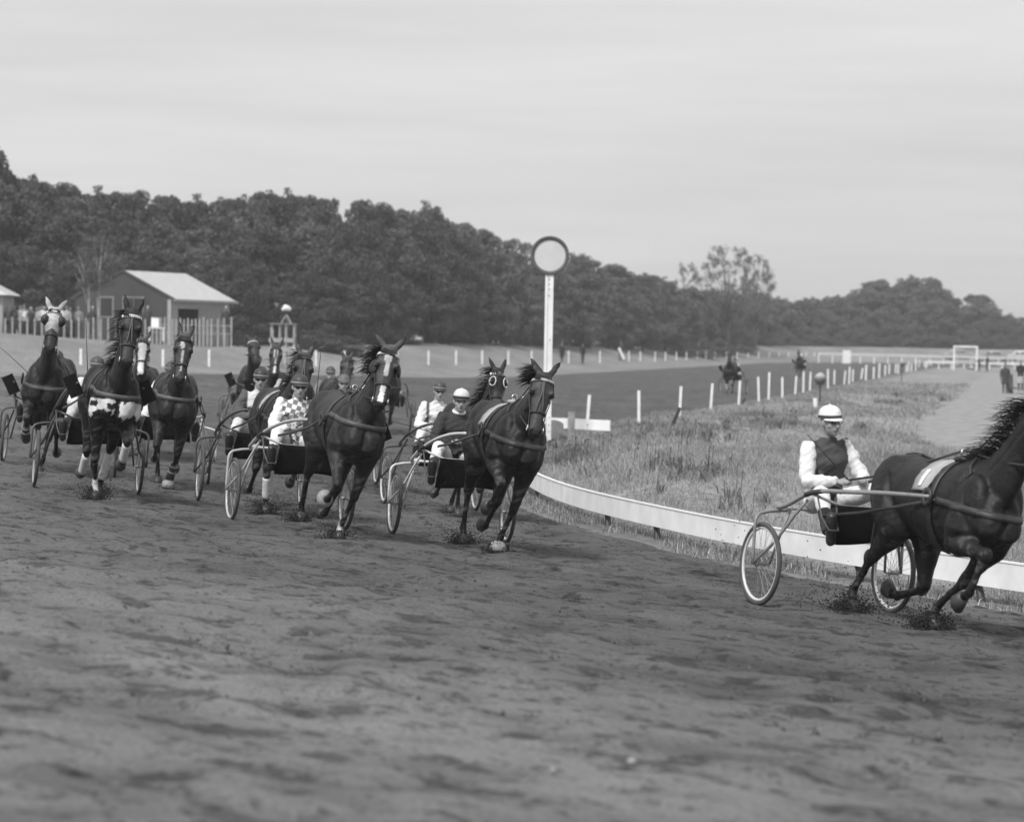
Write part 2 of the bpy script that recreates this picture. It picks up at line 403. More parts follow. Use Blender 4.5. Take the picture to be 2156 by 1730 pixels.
def build_path():
    ys = np.exp(np.linspace(math.log(60), math.log(290), 260)); t = np.linspace(0, 1, 24)
    l = np.interp(ys, PL[:, 1], PL[:, 0]) - .4; r = np.interp(ys, PR[:, 1], PR[:, 0])
    X = l[:, None] + (r - l)[:, None] * t[None]; Y = np.repeat(ys[:, None], 24, 1)
    pm = pathmask(X.ravel(), Y.ravel()); zz = zsurf(X.ravel(), Y.ravel())
    z = zz - .012 - .06 * (1 - sstep(.25, .6, pm))
    a = (np.arange(259)[:, None] * 24 + np.arange(23)[None]).ravel()
    me = arr_mesh('sand_path', np.stack([X.ravel(), Y.ravel(), z], 1), np.stack([a, a + 1, a + 25, a + 24], 1), True)
    link('sand_path', me, mat('sand', .27, .95, .30, 2.2, bump=.8, bscale=12, spec=.1, coord='Object'))
    tag(bpy.data.objects['sand_path'], 'pale sandy path through the infield grass', 'path', kind='structure')
build_path()
# ------------------------------------------------------------------ trotting horse (x = its right, y = forward, z = up; origin on the ground below its middle)
def chain(p0, segs):
    """joint chain in the y-z plane: segs of (length, angle from straight down, + = forward)"""
    pts = [Vector(p0)]
    for L, a in segs:
        q = pts[-1]; pts.append(Vector((q.x, q.y + math.sin(R(a)) * L, q.z - math.cos(R(a)) * L)))
    return pts
def lerp(a, b, t): return a + (b - a) * t
def adduct(p, sx, sup):
    if sup:
        for q in (1, 2, 3): p[q].x = lerp(p[q].x, sx * .03, (.22, .62, .75)[q - 1])
LEGPOSE = {
 # front: forearm, cannon, pastern ; hind: gaskin, cannon, pastern
 'F_support': (-10, -19, 24), 'F_reach': (20, 16, 42), 'F_fold': (64, -46, -80), 'F_lift': (40, -58, -85), 'F_high': (80, -24, -62), 'F_back': (-22, -30, 14),
 'H_support': (-32, -14, 34), 'H_push': (-44, -32, 8), 'H_far': (-55, -46, 0), 'F_far': (-45, -48, 4), 'H_tuck': (8, -78, -100), 'H_swing': (-4, -50, -85), 'H_under': (-8, 14, 30), 'H_lift': (-25, -68, -80),
}
def coat_mat():
    if 'horse_coat' in MATS: return MATS['horse_coat']
    m = mat('horse_coat', .05, .52, .40, 5.0, attr='coat', bump=.45, bscale=24, spec=.26)
    m.node_tree.nodes['Principled BSDF'].inputs['Sheen Weight'].default_value = .0
    return m
def strap(mb, bvh, pts, nrm, width, off=.006):
    """ribbon laid on the body: pts (outside guesses) pulled to the surface; nrm = direction of the ribbon's width"""
    P = []; Nn = []
    for p in pts:
        loc, no, _, _ = bvh.find_nearest(Vector(p)); P.append(loc + no * off); Nn.append(no)
    vs = []; fs = []
    for i, p in enumerate(P):
        t = (P[min(i + 1, len(P) - 1)] - P[max(i - 1, 0)]).normalized(); w = Nn[i].cross(t)
        if w.length < 1e-5: w = Vector(nrm)
        w.normalize()
        if w.dot(Vector(nrm)) < 0: w = -w
        vs += [p - w * width / 2, p - w * width / 2 + Nn[i] * .007, p + w * width / 2 + Nn[i] * .007, p + w * width / 2]
    for i in range(len(P) - 1):
        for k in range(4):
            fs.append((i * 4 + k, i * 4 + (k + 1) % 4, i * 4 + 4 + (k + 1) % 4, i * 4 + 4 + k))
    fs += [(3, 2, 1, 0), tuple((len(P) - 1) * 4 + k for k in range(4))]
    mb.add(vs, fs)
def ringpts(bvh, c, n, a0, a1, k=28, ref=None, far=1.2):
    """points on the body in the plane through c with normal n, by casting rays inwards"""
    c = Vector(c); n = Vector(n).normalized(); e1 = Vector(ref) if ref else n.orthogonal(); e1 = (e1 - n * e1.dot(n)).normalized(); e2 = n.cross(e1)
    out = []
    for i in range(k):
        a = R(lerp(a0, a1, i / (k - 1))); d = e1 * math.cos(a) + e2 * math.sin(a)
        loc, _, _, _ = bvh.ray_cast(c, d, far)
        if loc is None: loc = c + d * .05
        out.append(loc)
    return out
def muscles(me, P):
    n = len(me.vertices); V = np.empty(n * 3, np.float32); me.vertices.foreach_get('co', V); V = V.reshape(-1, 3).astype(float); Nn = np.empty(n * 3, np.float32); me.vertices.foreach_get('normal', Nn); Nn = Nn.reshape(-1, 3)
    x, y, z = np.abs(V[:, 0]), V[:, 1], V[:, 2]; d = np.zeros(n)
    trunk = (z > .80) & (y < .95) & (y > -.9)
    rib = np.sin((y * 1.0 + z * .25) * 62) * sstep(-.15, .05, y) * (1 - sstep(.22, .34, y)) * sstep(.95, 1.05, z) * (1 - sstep(1.25, 1.38, z)); d += .0016 * rib
    d -= .016 * np.exp(-((y - .40 - .55 * (z - 1.15)) / .028) ** 2) * sstep(.95, 1.08, z) * (1 - sstep(1.36, 1.5, z))      # behind the shoulder blade
    d -= .012 * np.exp(-((y - .66 + .30 * (z - 1.15)) / .022) ** 2) * sstep(.98, 1.08, z) * (1 - sstep(1.28, 1.38, z)) * (x > .10)   # before the shoulder
    d -= .020 * np.exp(-(x / .016) ** 2) * (y > .70) * (z < 1.2) * (z > .9)                                            # groove between the breasts
    d -= .012 * np.exp(-((y + .30 + .5 * (z - 1.1)) / .03) ** 2) * sstep(.9, 1.0, z) * (1 - sstep(1.3, 1.42, z))              # stifle fold
    d -= .010 * np.exp(-((y + .66 - .18 * (z - 1.1)) / .018) ** 2) * sstep(.85, .95, z) * (1 - sstep(1.3, 1.4, z)) * (x > .08)     # hamstring line
    d -= .008 * np.exp(-(((z - 1.62) - (y - .80) * 1.05 + .10) / .022) ** 2) * (y > .70) * (z > 1.3)                        # jugular groove
    d += .009 * (fbm(y * 9 + x * 5, z * 9, 3, 61) - .5) * trunk + .004 * (fbm(y * 22, z * 22 + x * 16, 2, 62) - .5)
    leg = z < .85; d += leg * .004 * (fbm(x * 30 + y * 12, z * 14, 2, 63) - .5) * 2
    V = V + Nn * d[:, None]; me.vertices.foreach_set('co', V.astype(np.float32).ravel()); me.update()
def make_horse(label, mw, poll=(0, 1.16, 1.86), face=28, yaw=0, legs=('F_fold', 'F_support', 'H_support', 'H_swing'), coat=.032, points=.35, voxel=.015, lod=0,
               marks=(), socks=(), bandage=(), boots=(), bell=(), hood=None, brow=.6, mane=(.35, .9), number=None, group='trotting horses in the race', ears=(22, -22), lean=0.0, breast=.04, check=False, rein_to=None, bz=0.0, mane_top=0.0, blinker=False, sheep=False):
    mb = MB(); P = Vector(poll)
    # trunk
    T = [(-.83, 1.25, .07, .12), (-.77, 1.25, .17, .22), (-.64, 1.26, .255, .28), (-.45, 1.24, .29, .31), (-.2, 1.21, .265, .295), (.05, 1.17, .295, .335), (.28, 1.16, .285, .355),
         (.46, 1.18, .25, .37), (.62, 1.17, .225, .31), (.76, 1.14, .19, .24), (.86, 1.12, .12, .16)]
    mb.loft([((0, y, z), (w, 0, 0), (0, 0, h)) for y, z, w, h in T], 24)
    for sx in (-1, 1):
        mb.ball((sx * .085, .80, 1.06), (.10, .10, .13))                       # breast
        mb.ball((sx * .155, .60, 1.15), (.095, .20, .28), Matrix.Rotation(R(-18), 3, 'X'))   # shoulder
        mb.ball((sx * .155, -.52, 1.24), (.15, .25, .28))                      # haunch
        mb.ball((sx * .12, -.63, 1.13), (.11, .13, .24))                       # buttock
    mb.ball((0, .42, 1.49), (.08, .22, .09))                                   # withers
    # neck
    b0 = Vector((0, .50, 1.24)); b1 = Vector((0, .72, 1.40)); nk = []
    thr = P + Vector((0, -.05, -.06)); ctl = [b0, b1, lerp(b1, thr, .5) + Vector((0, .02, -.02)), thr]
    pts = [Vector(p) for p in catm3(ctl, 4)]
    hd = np.interp(np.linspace(0, 1, len(pts)), [0, .3, .6, 1], [.31, .245, .175, .125]); hw = np.interp(np.linspace(0, 1, len(pts)), [0, .3, .6, 1], [.17, .125, .09, .08])
    for i, p in enumerate(pts):
        t = (pts[min(i + 1, len(pts) - 1)] - pts[max(i - 1, 0)]).normalized(); sd = Vector((1, 0, 0)); up = sd.cross(t).normalized()
        nk.append((p, sd * hw[i], up * hd[i]))
    mb.loft(nk, 20)
    # head
    Ry = Matrix.Rotation(R(yaw), 3, 'Z')
    A = Ry @ Vector((0, math.sin(R(face)), -math.cos(R(face)))); Nf = Ry @ Vector((0, math.cos(R(face)), math.sin(R(face)))); S = Ry @ Vector((1, 0, 0)); L = .60
    hr = [(-.10, .03, .05, .045), (0, .055, .10, .076), (.13, .075, .145, .094), (.27, .074, .165, .098), (.40, .062, .14, .083), (.55, .054, .10, .064), (.70, .046, .078, .055), (.82, .046, .078, .056), (.92, .044, .076, .058), (1.0, .026, .06, .046), (1.03, .008, .03, .022)]
    mb.loft([(P + A * (t * L) + Nf * ((f - b) / 2), S * w * 1.17, Nf * ((f + b) / 2)) for t, f, b, w in hr], 20)
    for sx in (-1, 1):
        mb.ball(P + A * (.27 * L) + S * sx * .098 + Nf * .048, (.030, .036, .036))                            # brow over the eye
        mb.ball(P + A * (.90 * L) + S * sx * .044 + Nf * .022, .030)                            # nostril wing
        mb.ball(P + A * (.20 * L) + S * sx * .06 - Nf * .085, (.045, .07, .09))                 # cheek
    mb.ball(P + A * (1.0 * L) - Nf * .06, (.042, .05, .04))                                     # lower lip
    for k, sx in enumerate((1, -1)):                                                            # ears (first = its right)
        ea = ears[k]; base = P + S * sx * .055 - A * .045 - Nf * .015
        up = (Matrix.Rotation(R(ea), 3, Nf) @ (-A)); tip = base + (up * .93 - Nf * .05).normalized() * .185 + Nf * .03
        mb.tube([base - up * .03, lerp(base, tip, .12), lerp(base, tip, .35) , lerp(base, tip, .6), lerp(base, tip, .85), tip], [.032, .037, .042, .034, .018, .006], 10, flat=(1, .62) , up=Nf)
    # legs
    legpts = {}
    front = [(.40, 0), (.31, 1), (.105, 2)]
    for k, (key, sx) in enumerate((('RF', 1), ('LF', -1), ('RH', 1), ('LH', -1))):
        a = LEGPOSE[legs[k]]; sup = legs[k] in ('F_support', 'H_support', 'F_reach', 'H_push', 'H_under', 'F_back', 'F_far', 'H_far')
        if k < 2:
            p = chain((sx * .155, .52, .90), [(.405, a[0]), (.315, a[1]), (.10, a[2])]); adduct(p, sx, sup)
            mb.tube([(sx * .15, .60, 1.16), (sx * .165, .55, 1.0), p[0] + Vector((0, .0, -.02)), lerp(p[0], p[1], .35), lerp(p[0], p[1], .75), p[1]], [.13, .135, .108, .082, .056, .05], 14)
            mb.ball(p[1] + Vector((0, .008, 0)), (.050, .056, .062))
        else:
            p = chain((sx * .15, -.40, .93), [(.42, a[0]), (.385, a[1]), (.10, a[2])]); adduct(p, sx, sup)
            mb.tube([(sx * .14, -.50, 1.22), (sx * .155, -.44, 1.05), p[0], lerp(p[0], p[1], .3), lerp(p[0], p[1], .7), p[1]], [.19, .185, .145, .105, .066, .056], 14)
            hk = (p[2] - p[1]).normalized(); mb.ball(p[1] + Vector((0, -.025, .01)), (.046, .066, .07))
        c, f = p[1], p[2]
        mb.tube([c, lerp(c, f, .25), lerp(c, f, .7), f], [.046, .036, .033, .038], 12, flat=(.85, 1.1), up=(0, 1, 0))
        mb.ball(f, (.040, .046, .046)); mb.tube([f, lerp(f, p[3], .5), p[3]], [.038, .034, .042], 12)
        legpts[key] = p
    me = mb.remesh('horse', voxel, 12 if voxel < .018 else 5)
    drop = min(p[3].z for p in legpts.values()) - .079
    if lod < 2: muscles(me, P)
    # coat pattern: points, muzzle, markings
    n = len(me.vertices); V = np.empty(n * 3, np.float32); me.vertices.foreach_get('co', V); V = V.reshape(-1, 3).astype(float)
    c = np.full(n, coat * .62) * (1 + .35 * (fbm(V[:, 1] * 3, V[:, 2] * 3 + V[:, 0], 3, 3) - .5))
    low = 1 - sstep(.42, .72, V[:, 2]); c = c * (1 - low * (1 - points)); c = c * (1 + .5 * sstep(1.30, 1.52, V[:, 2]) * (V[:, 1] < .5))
    rel = V - np.array(P); tt = rel @ np.array(A) / L; ss = rel @ np.array(S); nn = rel @ np.array(Nf)
    hdm = (tt > -.25) & (np.abs(ss) < .16) & (nn > -.22) & (tt < 1.15)
    c = np.where(hdm, c * (1 + 2.3 * sstep(-.06, .04, nn) * (1 - .6 * sstep(.5, .95, tt))) * (1 - .35 * sstep(.80, .97, tt)), c)
    nos = np.min([np.linalg.norm(V - np.array(P + A * (.915 * L) + S * sx * .046 + Nf * .05), axis=1) for sx in (-1, 1)], axis=0); c = np.where(nos < .027, .008, c)
    eyd = np.min([np.linalg.norm(V - np.array(P + A * (.30 * L) + S * sx * .110 + Nf * .040), axis=1) for sx in (-1, 1)], axis=0); c = np.where(eyd < .042, c * .35, c)
    c = np.where(hdm & (np.abs(ss) < .05) & (np.abs(tt - .985) < .022), .006, c)      # mouth line
    wob = (fbm(tt * 9 + 3, ss * 60, 3, 21) - .5)
    for mk in marks:
        if mk == 'blaze': w = .022 + .018 * (1 - sstep(.2, .5, tt)) + wob * .014; c = np.where(hdm & (nn > 0) & (np.abs(ss + .002) < w) & (tt > .10) & (tt < .86), .55, c)
        if mk == 'wide_blaze': w = .045 + .02 * (1 - sstep(.3, .7, tt)) + wob * .02; c = np.where(hdm & (nn > -.01) & (np.abs(ss - .012) < w) & (tt > .08) & (tt < .97), .6, c)
        if mk == 'star': c = np.where(hdm & (nn > 0) & (np.hypot((ss - .016) / .030, (tt - .19) / .07) + wob < 1), .6, c); c = np.where(hdm & (nn > 0) & (np.abs(ss) < .009 + wob * .01) & (tt > .30) & (tt < .75), .5, c)
        if mk == 'star_snip':
            c = np.where(hdm & (nn > 0) & (np.hypot((ss - .004) / .036, (tt - .17) / .085) + wob < 1), .6, c); c = np.where(hdm & (nn > 0) & (np.abs(ss) < .020 + wob * .012 - .010 * np.abs(tt - .3)) & (tt > .18) & (tt < .46), .6, c)
            c = np.where(hdm & (nn > 0) & (np.abs(ss) < .026 + wob * .014) & (tt > .60) & (tt < .92), .6, c)
        if mk == 'pale_nose': c = np.where(hdm & (nn > -.05) & (tt > .55) & (tt < .93) & (np.abs(ss) < .05), c * 2.0, c)
        if mk == 'foam':      # white lather over the breast below the strap
            q = fbm(V[:, 0] * 9 + 5, V[:, 2] * 5, 4, 44); lo = .84 + .30 * (q - .3) + .09 * np.abs(np.sin(V[:, 0] * 19 + 3 * q))
            q2 = fbm(V[:, 0] * 13 + 2, V[:, 2] * 11, 4, 45); c = np.where((q2 > .33) & (V[:, 1] > .60) & (V[:, 2] < 1.15 + .06 * (q2 - .5)) & (V[:, 2] > lo + .03) & (np.abs(V[:, 0] + .0) > .03 - .1 * (V[:, 2] - 1.0)), .52 * (.75 + .5 * q), c)
    mud = sstep(.60, .72, fbm(V[:, 1] * 26 + V[:, 0] * 9, V[:, 2] * 22 + V[:, 0] * 13, 3, 71)) * (1 - sstep(.75, 1.15, V[:, 2])); c = np.where(c < .2, c * (1 - mud * .8) + .085 * mud * .8, c)   # splashed soil
    for key, z0 in socks:
        p = legpts[key]; a = np.array(p[2]); b = np.array(p[1]); ab = (b - a)
        t = ((V - a) @ ab) / (ab @ ab); dist = np.linalg.norm(V - (a + np.clip(t, -.5, 1)[:, None] * ab), axis=1)
        c = np.where((dist < .085) & (t < z0 + .1 * np.sin(V[:, 1] * 60)), .5, c)
    if hood is not None:   # cloth hood over face and ears
        q = hdm & (tt < .52 - .9 * np.maximum(0, .07 - np.abs(ss)) ) ; c = np.where(q, hood, c)
        er = (rel @ np.array(-A) > .03) & (np.abs(ss) > .02) & (np.abs(ss) < .25) & (V[:, 2] > P.z); c = np.where(er, hood, c)
    vattr(me, 'coat', c)
    o = link('horse', me, coat_mat()); o.matrix_world = mw @ Matrix.Rotation(R(lean), 4, 'Y') @ Matrix.Translation((0, 0, -drop)); tag(o, label, 'horse', group)
    bvh = BVHTree.FromPolygons([Vector(v) for v in V], [tuple(p.vertices) for p in me.polygons])
    # hooves
    hoofm = mat('hoof', .05, .5)
    for k, key in enumerate(('RF', 'LF', 'RH', 'LH')):
        p = legpts[key]; d = (p[3] - p[2]).normalized(); ax = d
        fwd = Vector((0, 1, 0)) - ax * ax.y
        if fwd.length < .1: fwd = Vector((0, 0, 1)) - ax * ax.z
        fwd.normalize(); sd = ax.cross(fwd)
        flat_ = legs[k] in ('F_support', 'H_support', 'F_reach', 'H_push', 'H_under', 'F_back', 'F_far', 'H_far')
        ax2 = Vector((0, .12, -1)).normalized() if flat_ else ax; f2 = (Vector((0, 1, 0)) - ax2 * ax2.y).normalized() if flat_ else fwd; s2 = ax2.cross(f2)
        h = MB(); h.loft([(p[3] - ax2 * .02, s2 * .044, f2 * .048), (p[3] + ax2 * .02 + f2 * .006, s2 * .052, f2 * .060), (p[3] + ax2 * .075 + f2 * .018, s2 * .062, f2 * .076), (p[3] + ax2 * .078 + f2 * .018, s2 * .055, f2 * .068)], 14)
        h.build('hoof', hoofm, o)
        if key in bell:
            h = MB(); h.loft([(p[3] - ax2 * .045, s2 * .044, f2 * .046), (p[3] - ax2 * .03, s2 * .068, f2 * .074), (p[3] + ax2 * .01 + f2 * .008, s2 * .083, f2 * .092), (p[3] + ax2 * .05 + f2 * .012, s2 * .080, f2 * .09), (p[3] + ax2 * .062 + f2 * .012, s2 * .066, f2 * .074)], 16)
            h.build('bell_boot', mat('bell_rubber', .26, .6, .2, 20), o)
        if key in bandage:
            a_, b_ = p[1], p[2]; h = MB(); k_ = 9
            h.tube([lerp(a_, b_, .12 + .8 * i / k_) for i in range(k_ + 1)], [.046 + .005 * (i % 2) for i in range(k_ + 1)], 12, flat=(.95, 1.12), up=(0, 1, 0)); h.build('leg_bandage', mat('bandage', .55, .9, .15, 15), o)
        if key in boots:
            a_, b_ = p[1], p[2]; h = MB(); h.tube([lerp(a_, b_, .45), lerp(a_, b_, .55), lerp(a_, b_, .8), lerp(a_, b_, 1.0), lerp(a_, b_, 1.12)], [.046, .054, .052, .062, .058], 12, flat=(.95, 1.1), up=(0, 1, 0)); h.build('shin_boot', mat('boot_leather', .035, .5), o)
            h = MB()
            for q in (.5, .75): h.tube([lerp(a_, b_, q), lerp(a_, b_, q + .05)], [.057, .057], 12, flat=(.95, 1.1), up=(0, 1, 0))
            h.build('boot_strap', mat('pale_strap', .3, .6), o)
    # eyes
    for sx in (-1, 1):
        e = MB(); e.ball(P + A * (.30 * L) + S * sx * .104 + Nf * .038, .024, nu=10, nv=7); e.build('eye', mat('horse_eye', .01, .12, spec=.6), o)
    # hair
    rng = random.Random(hash(label) & 0xffff if False else len(label) * 31 + int(P.z * 1000)); hair = mat('horse_hair', .018, .6, island=.5, spec=.3)
    sway, lift = mane; mm = MB(); nst = 420 if lod == 0 else (90 if lod == 1 else 30)
    crest = [(pts[i] + (nk[i][2].normalized() * (hd[i] * .96))) for i in range(len(pts))]
    crest = [c_ for c_ in crest if c_.z > 1.50] or crest[-3:]
    crest.append(P - A * .05 - Nf * .03)
    for k in range(nst):
        f = (mane_top + (1 - mane_top) * rng.random() ** .8) * (len(crest) - 1.001); i = min(int(f), len(crest) - 2); b = lerp(crest[i], crest[i + 1], f - i)
        ln = rng.uniform(.10, .30); w = rng.uniform(.003, .0075) * (1 if lod == 0 else 2.2)
        d0 = Vector((sway * rng.uniform(.3, 1.5), -rng.uniform(.25, 1), lift * rng.uniform(.1, 1.1))).normalized(); pp = [b]; dd = d0
        for q in range(4):
            pp.append(pp[-1] + dd * ln / 4); dd = (dd + Vector((sway * .1, -.12, -.28 + rng.uniform(-.15, .15)))).normalized()
        mm.tube(pp, [w, w * 1.1, w, w * .7, w * .2], 4, cap=False, flat=(1, .5))
    for k in range(nst // 5):                                                   # forelock
        b = P - A * .03 + S * rng.uniform(-.03, .03); pp = [b]; dd = (Nf * .6 + A * .35 + S * (rng.uniform(-.5, .5) + sway * .5)).normalized()
        for q in range(3): pp.append(pp[-1] + dd * .04); dd = (dd + A * .35 - Nf * .1).normalized()
        mm.tube(pp, [.009, .009, .007, .002], 4, cap=False)
    mm.build('mane', hair, o)
    tl = MB(); 
    for k in range(60 if lod == 0 else 22):
        b = Vector((rng.uniform(-.025, .025), -.80, 1.36)); dd = Vector((rng.uniform(-.08, .08), -.35, -.7)).normalized(); pp = [b]; ln = rng.uniform(.45, .7)
        for q in range(5): pp.append(pp[-1] + dd * ln / 5); dd = (dd + Vector((rng.uniform(-.06, .06), .1, -.42))).normalized()
        tl.tube(pp, [.014, .015, .014, .012, .008, .003], 4, cap=False)
    tl.build('tail', hair, o)
    # harness
    bit = {sx: P + A * (.86 * L) + S * sx * .072 - Nf * .02 for sx in (1, -1)}
    lea = mat('harness_leather', .03, .45, .2, 20); web = mat('harness_web', .10, .6)
    browm = mat('browband_%g' % brow, brow, .6) if brow != 'stripe' else stripe_mat()
    br = MB(); c0 = P + A * (.075 * L) - Nf * .03; up = -A
    strap(br, bvh, ringpts(bvh, c0, A, -105, 105, 22, Nf, .5), A, .028 if brow != 'stripe' else .036, .008); br.build('browband', browm, o)
    hs = MB()
    for sx in (-1, 1):
        q = [P + A * t * L + S * sx * .12 + Nf * nq for t, nq in ((.05, -.02), (.2, -.03), (.4, -.02), (.6, -.02), (.8, -.02), (.88, -.02))]; strap(hs, bvh, q, Nf, .020)
    q = ringpts(bvh, P - A * .03 - Nf * .06, A, -90, -270, 14, Nf, .5) if False else None
    strap(hs, bvh, ringpts(bvh, P + A * (.60 * L) - Nf * .01, A, -150, 150, 22, Nf, .5), A, .024)
    if lod == 0: strap(hs, bvh, ringpts(bvh, P + A * (.34 * L) - Nf * .06, A + Nf * .3, 95, 265, 14, Nf, .5), A, .018)
    hs.build('headstall', lea, o)
    if check:     # overcheck straps from nose to poll in an inverted V
        ck = MB()
        for sx in (-1, 1):
            q = [P + A * t * L + S * sx * w + Nf * .15 for t, w in ((.0, .004), (.18, .006), (.34, .014), (.5, .045), (.62, .075))]; strap(ck, bvh, q, S, .013)
        ck.build('overcheck', web, o)
    if hood is not None and blinker:
        for sx in (-1, 1):
            e = MB(); e.ball(P + A * (.25 * L) + S * sx * .102 + Nf * .03, (.055, .05, .065)); e.build('blinker_cup', mat('blinker_black', .02, .5), o)
    elif blinker:     # leather cups standing off the cheeks
        for sx in (-1, 1):
            e = MB(); c_ = P + A * (.30 * L) + S * sx * .125 - Nf * .01; e.ball(c_, (.016, .058, .070), Matrix.Rotation(R(-sx * 35), 3, A)); e.build('blinker_cup', mat('blinker_black', .02, .5), o)
    if hood == .02:
        for sx in (-1, 1):
            e = MB(); c_ = P + A * (.27 * L) + S * sx * .078 + Nf * .062; n_ = (Nf * .75 + S * sx * .65).normalized(); a1 = A; a2 = n_.cross(A).normalized()
            e.tube([c_ + n_ * .012 + a1 * math.cos(R(k * 20)) * .062 + a2 * math.sin(R(k * 20)) * .045 for k in range(18)], .007, 6, closed=True); e.build('eye_ring', mat('ring_white', .6, .6), o)
    bc = MB(); pl = ringpts(bvh, (0, .38, 1.18 + bz), (0, .12, 1), 0 - 12, 192, 34, (1, 0, 0)); strap(bc, bvh, pl, (0, 0, 1), .055); bc.build('breast_collar', mat('breast_%g' % breast, breast, .5, .2, 14), o)
    if lod < 2:
        gi = MB(); strap(gi, bvh, ringpts(bvh, (0, .25, 1.17), (0, 1, 0), 0, 360, 40, (1, 0, 0)), (0, 1, 0), .075); gi.build('girth', lea, o)
        sd_ = MB(); sd_.loft([((0, .25, 1.17) , (.29, 0, 0), (0, 0, .36)) for _ in range(0)] or [((0, .19, 1.52), (.06, 0, 0), (0, 0, .02)), ((0, .22, 1.525), (.12, 0, 0), (0, 0, .035)), ((0, .30, 1.53), (.12, 0, 0), (0, 0, .035)), ((0, .33, 1.53), (.06, 0, 0), (0, 0, .02))], 12)
        sd_.build('saddle_pad', mat('pad_pale', .35, .8, .2, 20) if sheep else lea, o)
        tr = MB()
        for sx in (-1, 1):
            tr = MB(); tr.tube([(sx * .05 + .026 * math.sin(R(a)), .25, 1.555 + .026 * (1 - math.cos(R(a)))) for a in range(0, 360, 40)], .007, 6, closed=True); tr.build('terret_ring', mat('nickel', .6, .3, metal=.8), o)
        bs = MB()
        for sx in (-1, 1): strap(bs, bvh, [(sx * .03, .2 - .1 * k, 1.7) for k in range(1)] + [(sx * .02, .1 - k * .12, 1.7) for k in range(8)], (1, 0, 0), .02)
        bs.build('back_strap', lea, o)
    if lod == 0:
        nsx = MB(); strap(nsx, bvh, ringpts(bvh, (0, .62, 1.32), (0, .8, .6), 200, 340, 26, (1, 0, 0)), (0, 1, 0), .028); nsx.build('neck_strap', lea, o)
        ckr = MB(); ckr.tube([P - A * .05 + Nf * .0, lerp(P, Vector((0, .32, 1.58)), .5) + Vector((0, -.04, .06)), Vector((0, .30, 1.58))], .008, 5); ckr.build('check_rein', lea, o)
        for sx in (-1, 1):
            lp_ = MB(); lp_.tube([Vector((sx * .33, .27 + .05 * math.cos(R(a)), 1.20 + .055 * math.sin(R(a)))) for a in range(0, 360, 40)], .012, 6, closed=True, flat=(1, 2.2)); lp_.build('shaft_loop', lea, o)
            tr_ = MB(); pl_ = ringpts(bvh, (0, .38, 1.18 + bz), (0, .12, 1), -12 if sx > 0 else 192, -14 if sx > 0 else 194, 2, (1, 0, 0)); tr_.tube([pl_[0] + Vector((sx * .01, 0, 0)), (sx * .35, -.1, 1.10), (sx * .40, -.55, 1.02), (sx * .44, -1.05, .96)], .010, 6, flat=(.5, 1.5)); tr_.build('trace', lea, o)
            bg_ = MB(); bg_.tube([bit[sx] + S * sx * .004 + A * .028 * math.cos(R(a)) + Nf * .028 * math.sin(R(a)) for a in range(0, 360, 40)], .006, 6, closed=True); bg_.build('bit_ring', mat('nickel', .6, .3, metal=.8), o)
    if number is not None:
        # cloth saddle number hanging down both flanks
        nb = MB(); pl = ringpts(bvh, (0, .10, 1.17), (0, 1, 0), -15, -165, 30, (1, 0, 0)); strap(nb, bvh, pl, (0, 1, 0), .23, .012); nc = nb.build('number_cloth', mat('number_cloth', .36, .8, .1, 20), o)
        if number:
            dg = MB(); strap(dg, bvh, ringpts(bvh, (0, .09, 1.17), (0, 1, .0), -20, -48, 12, (1, 0, 0)), (0, 1, 0), .045, .022); dg.build('numeral', mat('white_print', .75, .8), nc)
    return o, bit, legpts, bvh
def catm3(P, n):
    P = [Vector(p) for p in P]; P = [P[0] * 2 - P[1]] + P + [P[-1] * 2 - P[-2]]; out = []
    for i in range(1, len(P) - 2):
        a, b, c, d = P[i - 1:i + 3]
        for k in range(n):
            t = k / n; out.append((b * 2 + (c - a) * t + (a * 2 - b * 5 + c * 4 - d) * t * t + (b * 3 - a - c * 3 + d) * t ** 3) * .5)
    out.append(P[-2]); return out
def stripe_mat():
    if 'stripe' in MATS: return MATS['stripe']
    m = bpy.data.materials.new('stripe'); m.use_nodes = True; nt = m.node_tree; b = nt.nodes['Principled BSDF']; t = N(nt, 'ShaderNodeTexCoord'); w = N(nt, 'ShaderNodeTexWave'); w.inputs['Scale'].default_value = 14; w.bands_direction = 'X'
    nt.links.new(t.outputs['Object'], w.inputs[0]); r = N(nt, 'ShaderNodeMapRange'); r.inputs[1].default_value = .35; r.inputs[2].default_value = .45; r.inputs[3].default_value = .06; r.inputs[4].default_value = .75
    nt.links.new(w.outputs['Fac'], r.inputs[0]); nt.links.new(r.outputs[0], b.inputs['Base Color']); MATS['stripe'] = m; return m
